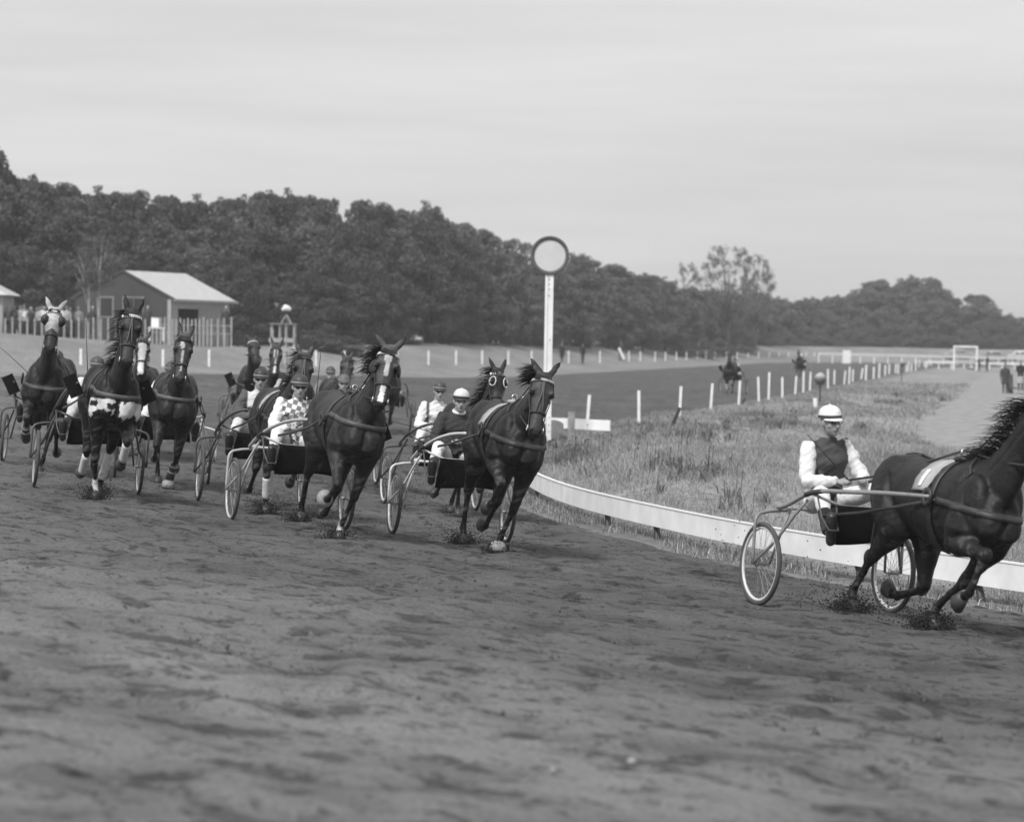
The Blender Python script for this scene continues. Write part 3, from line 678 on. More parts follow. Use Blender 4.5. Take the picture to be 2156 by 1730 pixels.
# ------------------------------------------------------------------ sulky (x = right, y = forward; origin on the ground under the middle of the axle)
def arc(c, r, a0, a1, n, e1, e2):
    c = Vector(c); e1 = Vector(e1); e2 = Vector(e2)
    return [c + e1 * (r * math.cos(R(lerp(a0, a1, i / n)))) + e2 * (r * math.sin(R(lerp(a0, a1, i / n)))) for i in range(n + 1)]
WR = .355
def wheel_meshes(lod):
    if ('wheel', lod) in MATS: return MATS[('wheel', lod)]
    n = 40 if lod < 2 else 20; c = [Vector((0, math.cos(2 * math.pi * i / n) , math.sin(2 * math.pi * i / n))) for i in range(n)]
    ty = MB(); ty.tube([p * (WR - .022) for p in c], .022, 8, closed=True); t = ty.mesh('tyre')
    rm = MB(); rm.tube([p * (WR - .048) for p in c], .014, 6, closed=True, flat=(1.0, 1.0)); r = rm.mesh('rim')
    hb = MB(); hb.tube([(-.045, 0, 0), (-.04, 0, 0), (-.035, 0, 0), (.035, 0, 0), (.04, 0, 0), (.045, 0, 0)], [.014, .03, .018, .018, .03, .014], 10); h = hb.mesh('hub')
    ns = 28 if lod == 0 else 16; sp = MB()
    spm = MB(); spm.tube([(0, 0, .0), (0, 0, 1)], .0022 if lod < 2 else .004, 4, cap=False); s = spm.mesh('spoke')
    MATS[('wheel', lod)] = (t, r, h, s, ns); return MATS[('wheel', lod)]
def make_sulky(label, mw, tube=.35, lod=0, rim=.6, flaps=(1, -1), apron=True, spokes=True, group='two-wheeled racing sulkies', front=1.95, rise=1.22):
    root = empty('sulky', mw); tag(root, label, 'sulky', group)
    tm = mat('sulky_tube_%g' % tube, tube, .35, .12, 14, spec=.5); rubber = mat('tyre_rubber', .07, .8, .2, 10); rimm = mat('wheel_rim_%g' % rim, rim, .3, spec=.6); steel = mat('spoke_steel', .35, .35, metal=.6)
    tmesh, rmesh, hmesh, smesh, ns = wheel_meshes(lod); rng = random.Random(len(label))
    r_ = .0135
    for sx in (1, -1):
        # one wheel: parts of the sulky two levels deep
        w = bpy.data.objects.new('wheel', tmesh); COL.objects.link(w); w.parent = root; w.location = (sx * .65, 0, WR)
        if not tmesh.materials: tmesh.materials.append(rubber)
        rr_ = bpy.data.objects.new('rim', rmesh.copy() if rmesh.materials and rmesh.materials[0] != rimm else rmesh); COL.objects.link(rr_); rr_.parent = w
        if not rr_.data.materials: rr_.data.materials.append(rimm)
        else: rr_.data.materials[0] = rimm
        hh = bpy.data.objects.new('hub', hmesh); COL.objects.link(hh); hh.parent = w
        if not hmesh.materials: hmesh.materials.append(steel)
        if not smesh.materials: smesh.materials.append(steel)
        ph = rng.uniform(0, 1)
        for k in range(ns if lod < 2 else 0):
            a = (k + ph) / ns * 2 * math.pi; s_ = bpy.data.objects.new('spoke', smesh); COL.objects.link(s_); s_.parent = w
            off = .03 * (1 if k % 2 else -1); d = Vector((-off, math.cos(a) * (WR - .05), math.sin(a) * (WR - .05)))
            s_.location = (off, 0, 0); s_.rotation_mode = 'QUATERNION'; s_.rotation_quaternion = d.to_track_quat('Z', 'X'); s_.scale = (1, 1, d.length)
        x0 = sx * .65
        # fork: hoop over the wheel
        fk = MB(); o1 = x0 + sx * .075; i1 = x0 - sx * .085
        hoop = [(o1, 0, WR), (o1, -.01, .60)] + [Vector((lerp(o1, o1 - sx * .09, (1 - math.cos(R(a))) ), -.01 - .02 * a / 90, .70 + .09 * math.sin(R(a)))) for a in (0, 30, 60, 90)] + [(i1, -.04, .805), (sx * .40, -.06, .82)]
        fk.tube(catm3(hoop, 3), r_ * 1.05, 8); fk.build('fork_hoop', tm, root)
        st = MB(); st.tube([(o1, 0, WR), (sx * .60, .14, .56), (sx * .52, .30, .80), (sx * .48, .42, .93)], r_, 8); st.build('fork_stay', tm, root)
        st = MB(); st.tube([(i1, 0, WR), (sx * .52, .06, .60), (sx * .46, .12, .86)], r_ * .9, 8); st.build('fork_stay', tm, root)
        ax = MB(); ax.tube([(o1 + sx * .01, 0, WR), (i1, 0, WR)], .011, 8); ax.build('axle', steel, root)
        # shaft: rises from the seat frame to the horse's flank
        sh = MB(); P_ = [(sx * .36, -.22, .86), (sx * .47, -.10, .84), (sx * .52, .15, .87), (sx * .505, .55, 1.0), (sx * .46, 1.1, lerp(1.0, rise, .55)), (sx * .41, 1.6, lerp(1.0, rise, .86)), (sx * .385, front + .22, rise)]
        Q = catm3(P_, 4); sh.tube(Q, [.019] * (len(Q) - 5) + [.019, .018, .017, .016, .015], 10); s_o = sh.build('shaft', tm, root)
        tp = MB(); j = 11; tp.tube([Q[j], Q[j + 1], Q[j + 2]], .0215, 10); tp.build('shaft_binding', mat('tape_dark', .04, .6), s_o)
        # foot rest stirrup
        fr = MB(); fr.tube([(sx * .50, .60, 1.0), (sx * .48, .68, .80), (sx * .45, .76, .70), (sx * .36, .76, .70), (sx * .33, .66, .80), (sx * .30, .60, .91)], .009, 6); fr.build('foot_rest', mat('rest_dark', .08, .5), root)
        if sx in flaps:
            fl = MB(); c = Vector((sx * .43, front + .14, rise - .04)); fl.box(c, (.16, .018, .27), Matrix.Rotation(R(28), 3, 'Y') @ Matrix.Rotation(R(-10), 3, 'X')); fl.build('mud_flap', mat('flap_black', .010, .8, spec=.15), root, smooth=False)
    cb = MB(); cb.tube([(-.47, -.10, .84), (.47, -.10, .84)], r_ * 1.1, 8); cb.build('cross_bar', tm, root)
    cb = MB(); cb.tube([(-.505, .55, .985), (-.25, .58, .90), (.25, .58, .90), (.505, .55, .985)], r_, 8); cb.build('cross_bar', tm, root)
    se = MB(); se.loft([((0, -.34, .84), (.06, 0, 0), (0, 0, .015)), ((0, -.30, .85), (.17, 0, 0), (0, 0, .025)), ((0, -.15, .85), (.18, 0, 0), (0, 0, .03)), ((0, 0, .85), (.12, 0, 0), (0, 0, .025)), ((0, .06, .84), (.05, 0, 0), (0, 0, .015))], 14); se.build('seat', mat('seat_leather', .04, .45), root)
    if apron:
        ap = MB(); k = 10; vs = []
        for j in range(6):
            for i in range(k + 1):
                t = i / k; s = j / 5; x = lerp(-.31, .31, t) * (1 + .10 * s); vs.append((x, .60 + .04 * s + .015 * math.sin(t * 9 + s * 3), .91 - .31 * s + .02 * math.sin(t * 5) * s))
        n = len(vs); vs += [(x, y + .012, z) for x, y, z in vs]; fs = []
        for j in range(5):
            for i in range(k):
                a = j * (k + 1) + i; fs.append((a, a + 1, a + k + 2, a + k + 1)); fs.append((n + a, n + a + k + 1, n + a + k + 2, n + a + 1))
        for i in range(k): fs.append((i, n + i, n + i + 1, i + 1)); a = 5 * (k + 1) + i; fs.append((a, a + 1, n + a + 1, n + a))
        for j in range(5): a = j * (k + 1); fs.append((a, a + k + 1, n + a + k + 1, n + a)); b = a + k; fs.append((b, n + b, n + b + k + 1, b + k + 1))
        ap.add(vs, fs); ap.build('mud_apron', mat('apron_black', .008, .95, .3, 8, spec=.05), root)
    return root

# ------------------------------------------------------------------ person: seated driver (same axes as the sulky)
def check_mat():
    if 'checks' in MATS: return MATS['checks']
    m = bpy.data.materials.new('checked_cloth'); m.use_nodes = True; nt = m.node_tree; b = nt.nodes['Principled BSDF']; b.inputs['Roughness'].default_value = .85
    t = N(nt, 'ShaderNodeTexCoord'); mp = N(nt, 'ShaderNodeMapping'); mp.inputs['Scale'].default_value = (1, .0, 1); mp.inputs['Rotation'].default_value = (0, R(14), 0)
    mp.inputs['Location'].default_value = (.03, .5, .02)
    nt.links.new(t.outputs['Object'], mp.inputs[0]); ch = N(nt, 'ShaderNodeTexChecker'); ch.inputs['Scale'].default_value = 19; nt.links.new(mp.outputs[0], ch.inputs[0])
    sx = N(nt, 'ShaderNodeSeparateXYZ'); nt.links.new(t.outputs['Object'], sx.inputs[0])
    ab = N(nt, 'ShaderNodeMath', operation='ABSOLUTE'); nt.links.new(sx.outputs[0], ab.inputs[0]); ls = N(nt, 'ShaderNodeMath', operation='LESS_THAN'); ls.inputs[1].default_value = .175; nt.links.new(ab.outputs[0], ls.inputs[0])
    mu = N(nt, 'ShaderNodeMath', operation='MULTIPLY'); nt.links.new(ch.outputs['Fac'], mu.inputs[0]); nt.links.new(ls.outputs[0], mu.inputs[1])
    r = N(nt, 'ShaderNodeMapRange'); r.inputs[3].default_value = .72; r.inputs[4].default_value = .20; nt.links.new(mu.outputs[0], r.inputs[0]); nt.links.new(r.outputs[0], b.inputs['Base Color']); MATS['checks'] = m; return m
def head_shapes(mb, C, fw, up, sd):
    """a head with a face: C = middle of the head"""
    def p(x, y, z): return C + sd * x + fw * y + up * z
    ro = Matrix((sd, fw, up)).transposed()
    mb.ball(p(0, -.012, .03), (.074, .096, .092), ro); mb.ball(p(0, .018, -.045), (.060, .072, .075), ro); mb.ball(p(0, .05, -.098), (.030, .030, .024), ro)
    mb.tube([p(0, .082, .012), p(0, .104, -.022), p(0, .112, -.038), p(0, .088, -.048)], [.009, .013, .017, .012], 8)       # nose
    mb.ball(p(0, .078, -.072), (.026, .016, .012), ro)                                                                        # lips
    mb.tube([p(-.052, .066, .022), p(0, .090, .026), p(.052, .066, .022)], .012, 8)                                           # brow
    for s in (-1, 1):
        mb.ball(p(s * .078, -.008, -.012), (.010, .022, .034), ro); mb.ball(p(s * .046, .052, -.030), (.022, .022, .020), ro)
def hand_shapes(mb, w, d, n, side, grip=True):
    """palm from wrist w along d; n = back of the hand; fingers curl round what it holds"""
    d = d.normalized(); n = (n - d * n.dot(d)).normalized(); s = d.cross(n) * side
    pc = w + d * .05; mb.ball(pc, (.040, .046, .018), Matrix((s, d, n)).transposed(), 10, 7)
    for k, (x, L) in enumerate(((-.030, .026), (-.010, .030), (.010, .029), (.029, .022))):
        a = w + d * .088 + s * x; b = a + d * L * .9 - n * .012; c_ = b - n * L * .95 - d * .004; e = c_ - d * L * .8 - n * .002
        mb.tube([a - d * .02, a, b, c_, e], [.010, .0098, .0092, .0085, .007], 7)
    a = w + d * .03 + s * .038; mb.tube([w + d * .015 + s * .02, a, a + d * .028 + s * .006 - n * .014, a + d * .05 - s * .008 - n * .024], [.012, .0115, .0105, .008], 7)
def rumple(me, amp, seed):
    n = len(me.vertices); V = np.empty(n * 3, np.float32); me.vertices.foreach_get('co', V); V = V.reshape(-1, 3).astype(float); Nn = np.empty(n * 3, np.float32); me.vertices.foreach_get('normal', Nn); Nn = Nn.reshape(-1, 3)
    a = fbm(V[:, 0] * 9 + V[:, 2] * 13 + seed, V[:, 1] * 10 - V[:, 2] * 7, 3, seed); b = fbm(V[:, 2] * 16 + V[:, 0] * 7, V[:, 1] * 16 + seed, 2, seed + 5)
    dsp = (1 - 2 * np.abs(a - .5) * 2) * .6 + b * .6 - .75
    V = V + Nn * (amp * dsp)[:, None]; me.vertices.foreach_set('co', V.astype(np.float32).ravel()); me.update()
def make_driver(label, mw, jacket=.6, sleeve=None, trousers=.65, cap=.05, visor=None, boots=.025, skin=.38, goggles=None, glasses=False, collar=None, yoke=None, checks=False, stripe=None, lod=0, headyaw=0, leanf=0.0, size=1.0, whip=None, group='sulky drivers in the race', helmet=True, tuck=0.0, scarf=False, roll=0.0):
    mw = mw @ Matrix.Translation((0, 0, .85)) @ Matrix.Rotation(R(roll), 4, 'Y') @ Matrix.Translation((0, 0, -.85))
    vox = (.0105, .016, .024)[lod]
    Z = lambda z: .85 + (z - .85) * size
    hipz = .93; hip = Vector((0, -.16, hipz)); lf = leanf
    chest = Vector((0, -.17 + .10 + lf, Z(1.22))); neck = Vector((0, -.06 + lf * 1.3, Z(1.42))); hc = Vector((0, .0 + lf * 1.7, Z(1.545)))
    yr = Matrix.Rotation(R(headyaw), 3, 'Z'); fw = yr @ Vector((0, .998, -.03)).normalized(); sd = yr @ Vector((1, 0, 0)); up = sd.cross(fw)
    sh = {s: Vector((s * .175, -.085 + lf, Z(1.345))) for s in (1, -1)}; el = {s: Vector((s * .28, .06 + lf * .6, Z(1.09))) for s in (1, -1)}; wr = {s: Vector((s * .115, .31 + lf * .3, Z(1.10))) for s in (1, -1)}
    kn = {s: Vector((s * .27, .30, 1.02)) for s in (1, -1)}; an = {s: Vector((s * .395, .62, .72)) for s in (1, -1)}; toe = {s: Vector((s * .40, .72, .85)) for s in (1, -1)}
    # body: one continuous skin-coloured figure, the clothes lie over it
    b = MB(); head_shapes(b, hc, fw, up, sd)
    b.tube([chest + Vector((0, .0, .0)), neck - Vector((0, .01, .02)), neck + Vector((0, .01, .04)), hc - up * .05 - fw * .02], [.08, .062, .055, .055], 12)
    b.loft([(hip + Vector((0, 0, -.05)), (.12, 0, 0), (0, .08, 0)), (hip + Vector((0, .02, .1)), (.115, 0, 0), (0, .075, 0)), (chest, (.135, 0, 0), (0, .085, 0)), (neck - Vector((0, .01, .06)), (.12, 0, 0), (0, .06, 0))], 14)
    for s in (1, -1):
        b.tube([sh[s] - Vector((s * .06, 0, .02)), sh[s], lerp(sh[s], el[s], .5), el[s], lerp(el[s], wr[s], .5), wr[s]], [.05, .045, .038, .034, .03, .024], 8)
        b.tube([hip + Vector((s * .07, 0, 0)), kn[s], an[s], toe[s]], [.06, .045, .03, .025], 8)
        d = (wr[s] - el[s]).normalized(); d = (d + Vector((-s * .1, .5, .1))).normalized(); hand_shapes(b, wr[s], d, Vector((s * .45, .1, 1)), s)
    me = b.remesh('person', vox * (1.0 if lod == 0 else 1.15), 3, .4)
    n = len(me.vertices); V = np.empty(n * 3, np.float32); me.vertices.foreach_get('co', V); V = V.reshape(-1, 3).astype(float); rel = V - np.array(hc)
    X = rel @ np.array(sd); Y = rel @ np.array(fw); Zz = rel @ np.array(up); c = np.full(n, skin)
    c = np.where((Zz > .045) | ((Y < -.02) & (Zz > -.03)), .04, c)                         # hair
    c = np.where((np.hypot(X / .028, (Zz + .073) / .0075) < 1) & (Y > .06), skin * .45, c)    # lips
    c = np.where((np.hypot((np.abs(X) - .032) / .020, (Zz - .030) / .006) < 1) & (Y > .04), .05, c)   # eyebrows
    c = np.where((np.hypot((np.abs(X) - .031) / .017, (Zz - .005) / .010) < 1) & (Y > .04), skin * .5, c)
    vattr(me, 'tone', c); o = link('person', me, mat('skin', .3, .55, .1, 30, attr='tone', spec=.35)); o.matrix_world = mw; tag(o, label, 'person', group)
    if lod == 0:
        for s in (-1, 1): e = MB(); e.ball(hc + sd * s * .031 + fw * .066 + up * .004, .0125, nu=8, nv=6); e.build('eye', mat('eye_dark', .02, .2), o)
    # jacket
    j = MB(); j.loft([(hip + Vector((0, .0, -.07)), (.175, 0, 0), (0, .135, 0)), (hip + Vector((0, .01, .03)), (.175, 0, 0), (0, .13, 0)), (hip + Vector((0, .04, .16)), (.165, 0, 0), (0, .12, 0)), (chest, (.195, 0, 0), (0, .13, 0)), (chest + Vector((0, .0, .10)), (.19, 0, 0), (0, .11, 0)), (neck - Vector((0, .01, .03)), (.10, 0, 0), (0, .075, 0)), (neck + Vector((0, .002, .005)), (.066, 0, 0), (0, .066, 0))], 18)
    rg = random.Random(len(label))
    for s in (1, -1):
        A_ = [sh[s] - Vector((s * .09, 0, .03)), sh[s]] + [lerp(sh[s], el[s], q) for q in (.3, .6, .85)] + [el[s]] + [lerp(el[s], wr[s], q) for q in (.3, .6, .85)] + [wr[s] - (wr[s] - el[s]).normalized() * .005]
        j.tube(A_, [.085, .082, .073, .070, .066, .064, .060, .052, .046, .034], 12)
        for q in range(7):                                                                     # folds
            t = rg.random(); p = lerp(sh[s], el[s], t) if q < 4 else lerp(el[s], wr[s], t); j.ball(p + Vector((rg.uniform(-.03, .03), rg.uniform(-.03, .03), rg.uniform(-.03, .03))), (.045, .03, .016), Matrix.Rotation(rg.uniform(0, 3), 3, 'X'))
    for q in range(10): j.ball((rg.uniform(-.13, .13), chest.y + .085 + rg.uniform(-.01, .015), rg.uniform(hipz + .02, chest.z + .03)), (.05, .03, .014), Matrix.Rotation(rg.uniform(-.9, .9), 3, 'Y'))
    jm = j.remesh('jacket', vox * 1.2, 3, .5); rumple(jm, .022, len(label)); n = len(jm.vertices); V = np.empty(n * 3, np.float32); jm.vertices.foreach_get('co', V); V = V.reshape(-1, 3).astype(float)
    c = np.full(n, jacket)
    if sleeve is not None:
        for s in (1, -1):
            a = np.array(sh[s]); u = np.array((el[s] - sh[s]).normalized()); c = np.where((V[:, 0] * s > .155 + .18 * np.maximum(0, 1.20 - V[:, 2]) * 0) & (V[:, 2] < sh[s].z + .06), sleeve, c)
        c = np.where((V[:, 1] > chest.y + .17), sleeve, c)
    if yoke is not None: c = np.where((np.abs(V[:, 0]) < .14) & (V[:, 2] > chest.z - .02), yoke, c)
    if stripe is not None:
        for s in (1, -1): c = np.where((np.abs(V[:, 0] * s - .145) < .022) & (V[:, 2] > chest.z - .10), stripe, c)
    vattr(jm, 'tone', c)
    jo = link('jacket', jm, check_mat() if checks else mat('cloth', .5, .85, .10, 25, attr='tone', bump=.15, bscale=60, spec=.2), o)
    if scarf:
        sc_ = MB(); sc_.tube([neck + Vector((.062 * math.cos(R(a)), .062 * math.sin(R(a)) + .004, .005 - .02 * math.sin(R(a)))) for a in range(0, 360, 24)], .017, 8, closed=True); sc_.build('scarf', mat('scarf_white', .7, .85), o)
    # trousers and boots
    t = MB(); t.loft([(hip + Vector((0, -.02, -.10)), (.16, 0, 0), (0, .13, 0)), (hip + Vector((0, 0, -.02)), (.165, 0, 0), (0, .125, 0)), (hip + Vector((0, 0, .05)), (.15, 0, 0), (0, .11, 0))], 16)
    for s in (1, -1): t.tube([hip + Vector((s * .08, -.02, -.03)), lerp(hip + Vector((s * .08, 0, -.02)), kn[s], .5), kn[s], lerp(kn[s], an[s], .3), lerp(kn[s], an[s], .62)], [.10, .093, .075, .066, .050], 12)
    tmh = t.remesh('trousers', vox * 1.5, 2, .5); rumple(tmh, .016, len(label) + 3); vattr(tmh, 'tone', np.full(len(tmh.vertices), trousers)); link('trousers', tmh, MATS['cloth'] if 'cloth' in MATS else mat('cloth', .5, .85, .10, 25, attr='tone', bump=.15, bscale=60, spec=.2), o)
    for s in (1, -1):
        q = MB(); a = lerp(kn[s], an[s], .45); fd = (toe[s] - an[s]).normalized()
        q.tube([a, lerp(a, an[s], .5), an[s]], [.060, .055, .048], 12)
        # sole set against the foot rest, toe up
        sole = Vector((0, .80, .60)).normalized(); tp = an[s] + Vector((s * .02, .115, .15)); hl = an[s] + Vector((0, .045, -.08))
        q.tube([hl + Vector((0, -.02, -.01)), hl, lerp(hl, tp, .4), lerp(hl, tp, .75), tp, tp + Vector((0, -.01, .03))], [.03, .044, .046, .052, .045, .02], 12)
        bm = q.remesh('boot', vox * 1.25, 2, .5); link('boot', bm, mat('boot_%g' % boots, boots, .4, spec=.5), o)
    # cap
    if helmet:
        cm = mat('cap_%g' % cap, cap, .5 if cap < .3 else .4, .1, 20); vm = mat('cap_%g' % (visor if visor is not None else cap), visor if visor is not None else cap, .5, .1, 20)
        h = MB(); rr = []; ro = Matrix((sd, fw, up)).transposed()
        def pp(x, y, z): return hc + sd * x + fw * y + up * z
        for z, k in ((.030, 1.0), (.036, 1.045), (.055, 1.05), (.085, .99), (.110, .85), (.128, .64), (.140, .36), (.144, .08)): rr.append((pp(0, -.014, z), sd * .088 * k, fw * .108 * k))
        h.loft(rr, 20); co = h.build('cap', cm, o); h = MB(); n_ = 12; vs = []
        for i in range(n_ + 1):
            a = R(lerp(-72, 72, i / n_)); e_ = math.cos(a) ** .6
            for rad, zz in ((1.0, .040), (1.0 + .40 * e_, .022 - .006 * e_)):
                x = math.sin(a) * .088 * (1.0 if rad == 1 else 1.04); y = math.cos(a) * .105 * rad - .014
                vs += [pp(x, y, zz), pp(x, y, zz - .007)]
        fs = []
        for i in range(n_):
            a = i * 4; b_ = a + 4; fs += [(a, a + 2, b_ + 2, b_), (a + 1, b_ + 1, b_ + 3, a + 3), (a + 2, a + 3, b_ + 3, b_ + 2), (a, b_, b_ + 1, a + 1)]
        h.add(vs, fs); h.build('visor', vm, co)
        bd = MB(); bd.tube([pp(.0935 * math.sin(R(a)), .114 * math.cos(R(a)) - .014, .047) for a in range(0, 360, 20)], .0075, 6, closed=True, flat=(.5, 1.8)); bd.build('cap_band', mat('band_%g' % (.05 if cap > .3 else .22), .05 if cap > .3 else .22, .6), co)
        bt = MB(); bt.ball(pp(0, -.014, .146), (.010, .010, .006)); bt.build('cap_button', cm, co)
    if goggles is not None:
        g = MB(); 
        for s in (-1, 1): g.ball(hc + sd * s * .034 + fw * .074 + up * .008, (.034, .022, .026), Matrix((sd, fw, up)).transposed())
        g.tube([hc + sd * (.076 * math.sin(R(a))) + fw * (.098 * math.cos(R(a)) - .012) + up * .014 for a in range(-120, 121, 20)], .009, 6)
        gm = g.remesh('goggles', .006, 1); link('goggles', gm, mat('lens_%g' % goggles, goggles, .15, spec=.7), o)
    if glasses:
        g = MB()
        for s in (-1, 1): 
            g.tube([hc + sd * (s * .034 + .024 * math.cos(R(a))) + fw * .090 + up * (.006 + .020 * math.sin(R(a))) for a in range(0, 360, 30)], .0035, 5, closed=True)
            g.tube([hc + sd * s * .058 + fw * .088 + up * .012, hc + sd * s * .076 + fw * .01 + up * .01], .003, 5)
        g.tube([hc - sd * .010 + fw * .096 + up * .008, hc + sd * .010 + fw * .096 + up * .008], .003, 5); g.build('glasses', mat('frame_black', .02, .3), o)
    return o, {s: wr[s] + Vector((-s * .02, .09, .0)) for s in (1, -1)}
def make_whip(label, base, tip, bend=.12, rad=.008, m=None):
    base = Vector(base); tip = Vector(tip); w = MB(); d = tip - base; sdv = d.orthogonal().normalized(); sag = Vector((0, 0, -1)) - d.normalized() * (Vector((0, 0, -1)).dot(d.normalized()))
    P_ = [base + d * t + sag * (bend * (t ** 2.2) * d.length) * .6 for t in [i / 14 for i in range(15)]]
    w.tube(P_, [lerp(rad, rad * .35, i / 14) for i in range(15)], 6); o = w.build('whip', mat('whip_dark', .02, .5)); tag(o, label, 'whip', 'driving whips held by the drivers'); return o
# ------------------------------------------------------------------ rails, winning post (near structures)
WHITE = mat('white_paint', .80, .6, .10, 3.0, bump=.1, bscale=20, spec=.3)
def inner_pt(s, d):
    x = np.interp(s, _len, INNER[:, 0]); y = np.interp(s, _len, INNER[:, 1]); tx = np.interp(s, _len, _tan[:, 0]); ty = np.interp(s, _len, _tan[:, 1]); l = math.hypot(tx, ty)
    return Vector((x - ty / l * d, y + tx / l * d, 0)), Vector((tx / l, ty / l, 0)), Vector((-ty / l, tx / l, 0))
def build_rail():
    root = empty('inside_rail'); tag(root, 'low white board rail curving along the inner edge of the track', 'rail')
    s0 = float(np.interp(-10, -INNER[::-1, 1], _len[::-1])) if False else None
    k0 = int(np.argmin(np.abs(INNER[:, 1] - 14) + (INNER[:, 0] > 20) * 99)); k1 = int(np.argmin(np.abs(INNER[:, 1] - 68) + (INNER[:, 0] > 9) * 99))
    s = _len[k0]; n = 0
    root.location = Vector((2.05, 34.7, 0)); off = -root.location
    while s < _len[k1]:
        e = s + 4.3; mb = MB(); q = 10; vs = []
        for i in range(q + 1):
            p, t, nn = inner_pt(lerp(s + .006, e - .006, i / q), -.12)
            for w, z in ((.018, .165), (.018, .418), (-.018, .418), (-.018, .165)): vs.append(p + nn * w + Vector((0, 0, z)) + off)
        fs = [(i * 4 + a, i * 4 + (a + 1) % 4, i * 4 + 4 + (a + 1) % 4, i * 4 + 4 + a) for i in range(q) for a in range(4)] + [(3, 2, 1, 0), (q * 4, q * 4 + 1, q * 4 + 2, q * 4 + 3)]
        mb.add(vs, fs); mb.build('board', WHITE, root, smooth=False)
        # top cap of the board, a lighter bevel strip
        mb = MB(); vs = []
        for i in range(q + 1):
            p, t, nn = inner_pt(lerp(s + .006, e - .006, i / q), -.12)
            for w, z in ((.026, .4205), (.026, .437), (-.026, .437), (-.026, .4205)): vs.append(p + nn * w + Vector((0, 0, z)) + off)
        mb.add(vs, fs); mb.build('capping', mat('white_fresh', .82, .5), root, smooth=False)
        # leg: bent iron bracket standing on the infield side
        for f in (.40,) if n % 2 == 0 else (.85,):
            p, t, nn = inner_pt(lerp(s, e, f), -.145); mb = MB(); z0 = zat(p.x, p.y) - .06
            P_ = [p + off + Vector((0, 0, .38)), p + off - nn * .03 + Vector((0, 0, .22)), p + off + t * -.10 - nn * .02 + Vector((0, 0, .10)), p + off - t * .17 + Vector((0, 0, z0))]
            mb.tube(catm3(P_, 4), .028, 8, flat=(1.4, .7)); mb.build('leg', mat('iron_dark', .03, .5, .2, 10), root)
        s = e; n += 1
build_rail()
def build_winning_post():
    D = 69.6; p = stand(1152, D); p.z -= .15; root = empty('winning_post', Matrix.Translation(p)); tag(root, 'tall white winning post topped by a round white disc with dark rim', 'winning post')
    top = at(1158, 538, D).z - p.z; lx = at(1157.5, 538, D).x - p.x
    w = MB(); h = top - .46
    w.bar((0, 0, 0), (lx * .93, 0, h), .20, .12, up=(0, -1, 0)); po = w.build('post', WHITE, root, smooth=False)
    g = MB(); g.bar((-.028, -.062, .02), (lx * .93 - .028, -.062, h - .01), .012, .008, up=(0, -1, 0)); g.build('groove', mat('groove_grey', .35, .8), po)
    bolts = MB()
    for z, x in [(h - .12, 0), (h - .24, 0), (h - .36, .0), (h - .52, .0), (h - 1.6, .03), (.42, -.05), (.42, .05), (.58, .05), (.58, -.05), (.75, .05)]:
        b = MB(); c = Vector((lx * .93 * z / h + x, -.06, z)); b.tube([c, c - Vector((0, .018, 0))], .014, 8); b.build('bolt', mat('iron_dark', .03), po)
    c = Vector((lx, -.03, top)); d = MB(); n = 56
    d.tube([c + Vector((0, y, 0)) for y in (-.022, .022)], .40, n); d.build('disc', mat('disc_white', .58, .7, .05, 3), root, smooth=False)
    r = MB(); vs = []
    prof = [(.385, -.05), (.465, -.075), (.472, -.06), (.472, .04), (.385, .04)]
    for i in range(n):
        a = 2 * math.pi * i / n
        for rad, y in prof: vs.append(c + Vector((math.cos(a) * rad, y, math.sin(a) * rad)))
    m = len(prof); r.add(vs, [(i * m + k, i * m + (k + 1) % m, ((i + 1) % n) * m + (k + 1) % m, ((i + 1) % n) * m + k) for i in range(n) for k in range(m)]); ro = r.build('rim', mat('rim_dark', .10, .6, .2, 6), root)
    for i in range(22):
        a = 2 * math.pi * i / 22; b = MB(); q = c + Vector((math.cos(a) * .425, -.06, math.sin(a) * .425)); b.ball(q, .010, nu=6, nv=4); b.build('rivet', mat('iron_dark', .03), ro)
    # iron bracket with two prongs low on the post
    b = MB(); b.tube([(-.02, -.08, .16), (.03, -.16, .17), (.16, -.18, .22)], .022, 8); b.build('bracket', mat('iron_dark', .03), root)
    b = MB(); b.tube([(.0, -.08, .06), (.05, -.14, .04), (.18, -.16, -.05)], .014, 8); b.build('bracket', mat('iron_dark', .03), root)
build_winning_post()
def build_return_rail():
    a = Vector((.78, 71.6, 0)); b = Vector((2.44, 70.6, 0)); z = .10; root = empty('end_rail', Matrix.Translation((1.5, 71, zat(1.5, 71)))); tag(root, 'short white board rail on a wooden post behind the winning post', 'rail')
    o = -root.location
    for k, (t0, t1) in enumerate(((0, .37), (.372, 1.0))):
        m = MB(); p, q = lerp(a, b, t0), lerp(a, b, t1); dz = .02 * k
        m.bar(p + o + Vector((0, 0, .42)), q + o + Vector((0, 0, .42 - dz)), .035, .26); m.build('board', WHITE, root, smooth=False)
    m = MB(); m.bar(lerp(a, b, .42) + o + Vector((0, -.06, -.1)), lerp(a, b, .42) + o + Vector((.01, -.06, .72)), .17, .07, up=(0, -1, 0)); m.build('post', mat('weathered_wood', .30, .9, .3, 6, bump=.4, bscale=25), root, smooth=False)
    m = MB(); c = lerp(a, b, .16) + o + Vector((.0, -.14, .0)); m.loft([(c + Vector((0, y, .0)), (.44, 0, 0), (0, 0, .50)) for y in (-.03, .03)], 32); m.build('round_panel', mat('panel_grey', .22, .85, .2, 5), root, smooth=False)
build_return_rail()

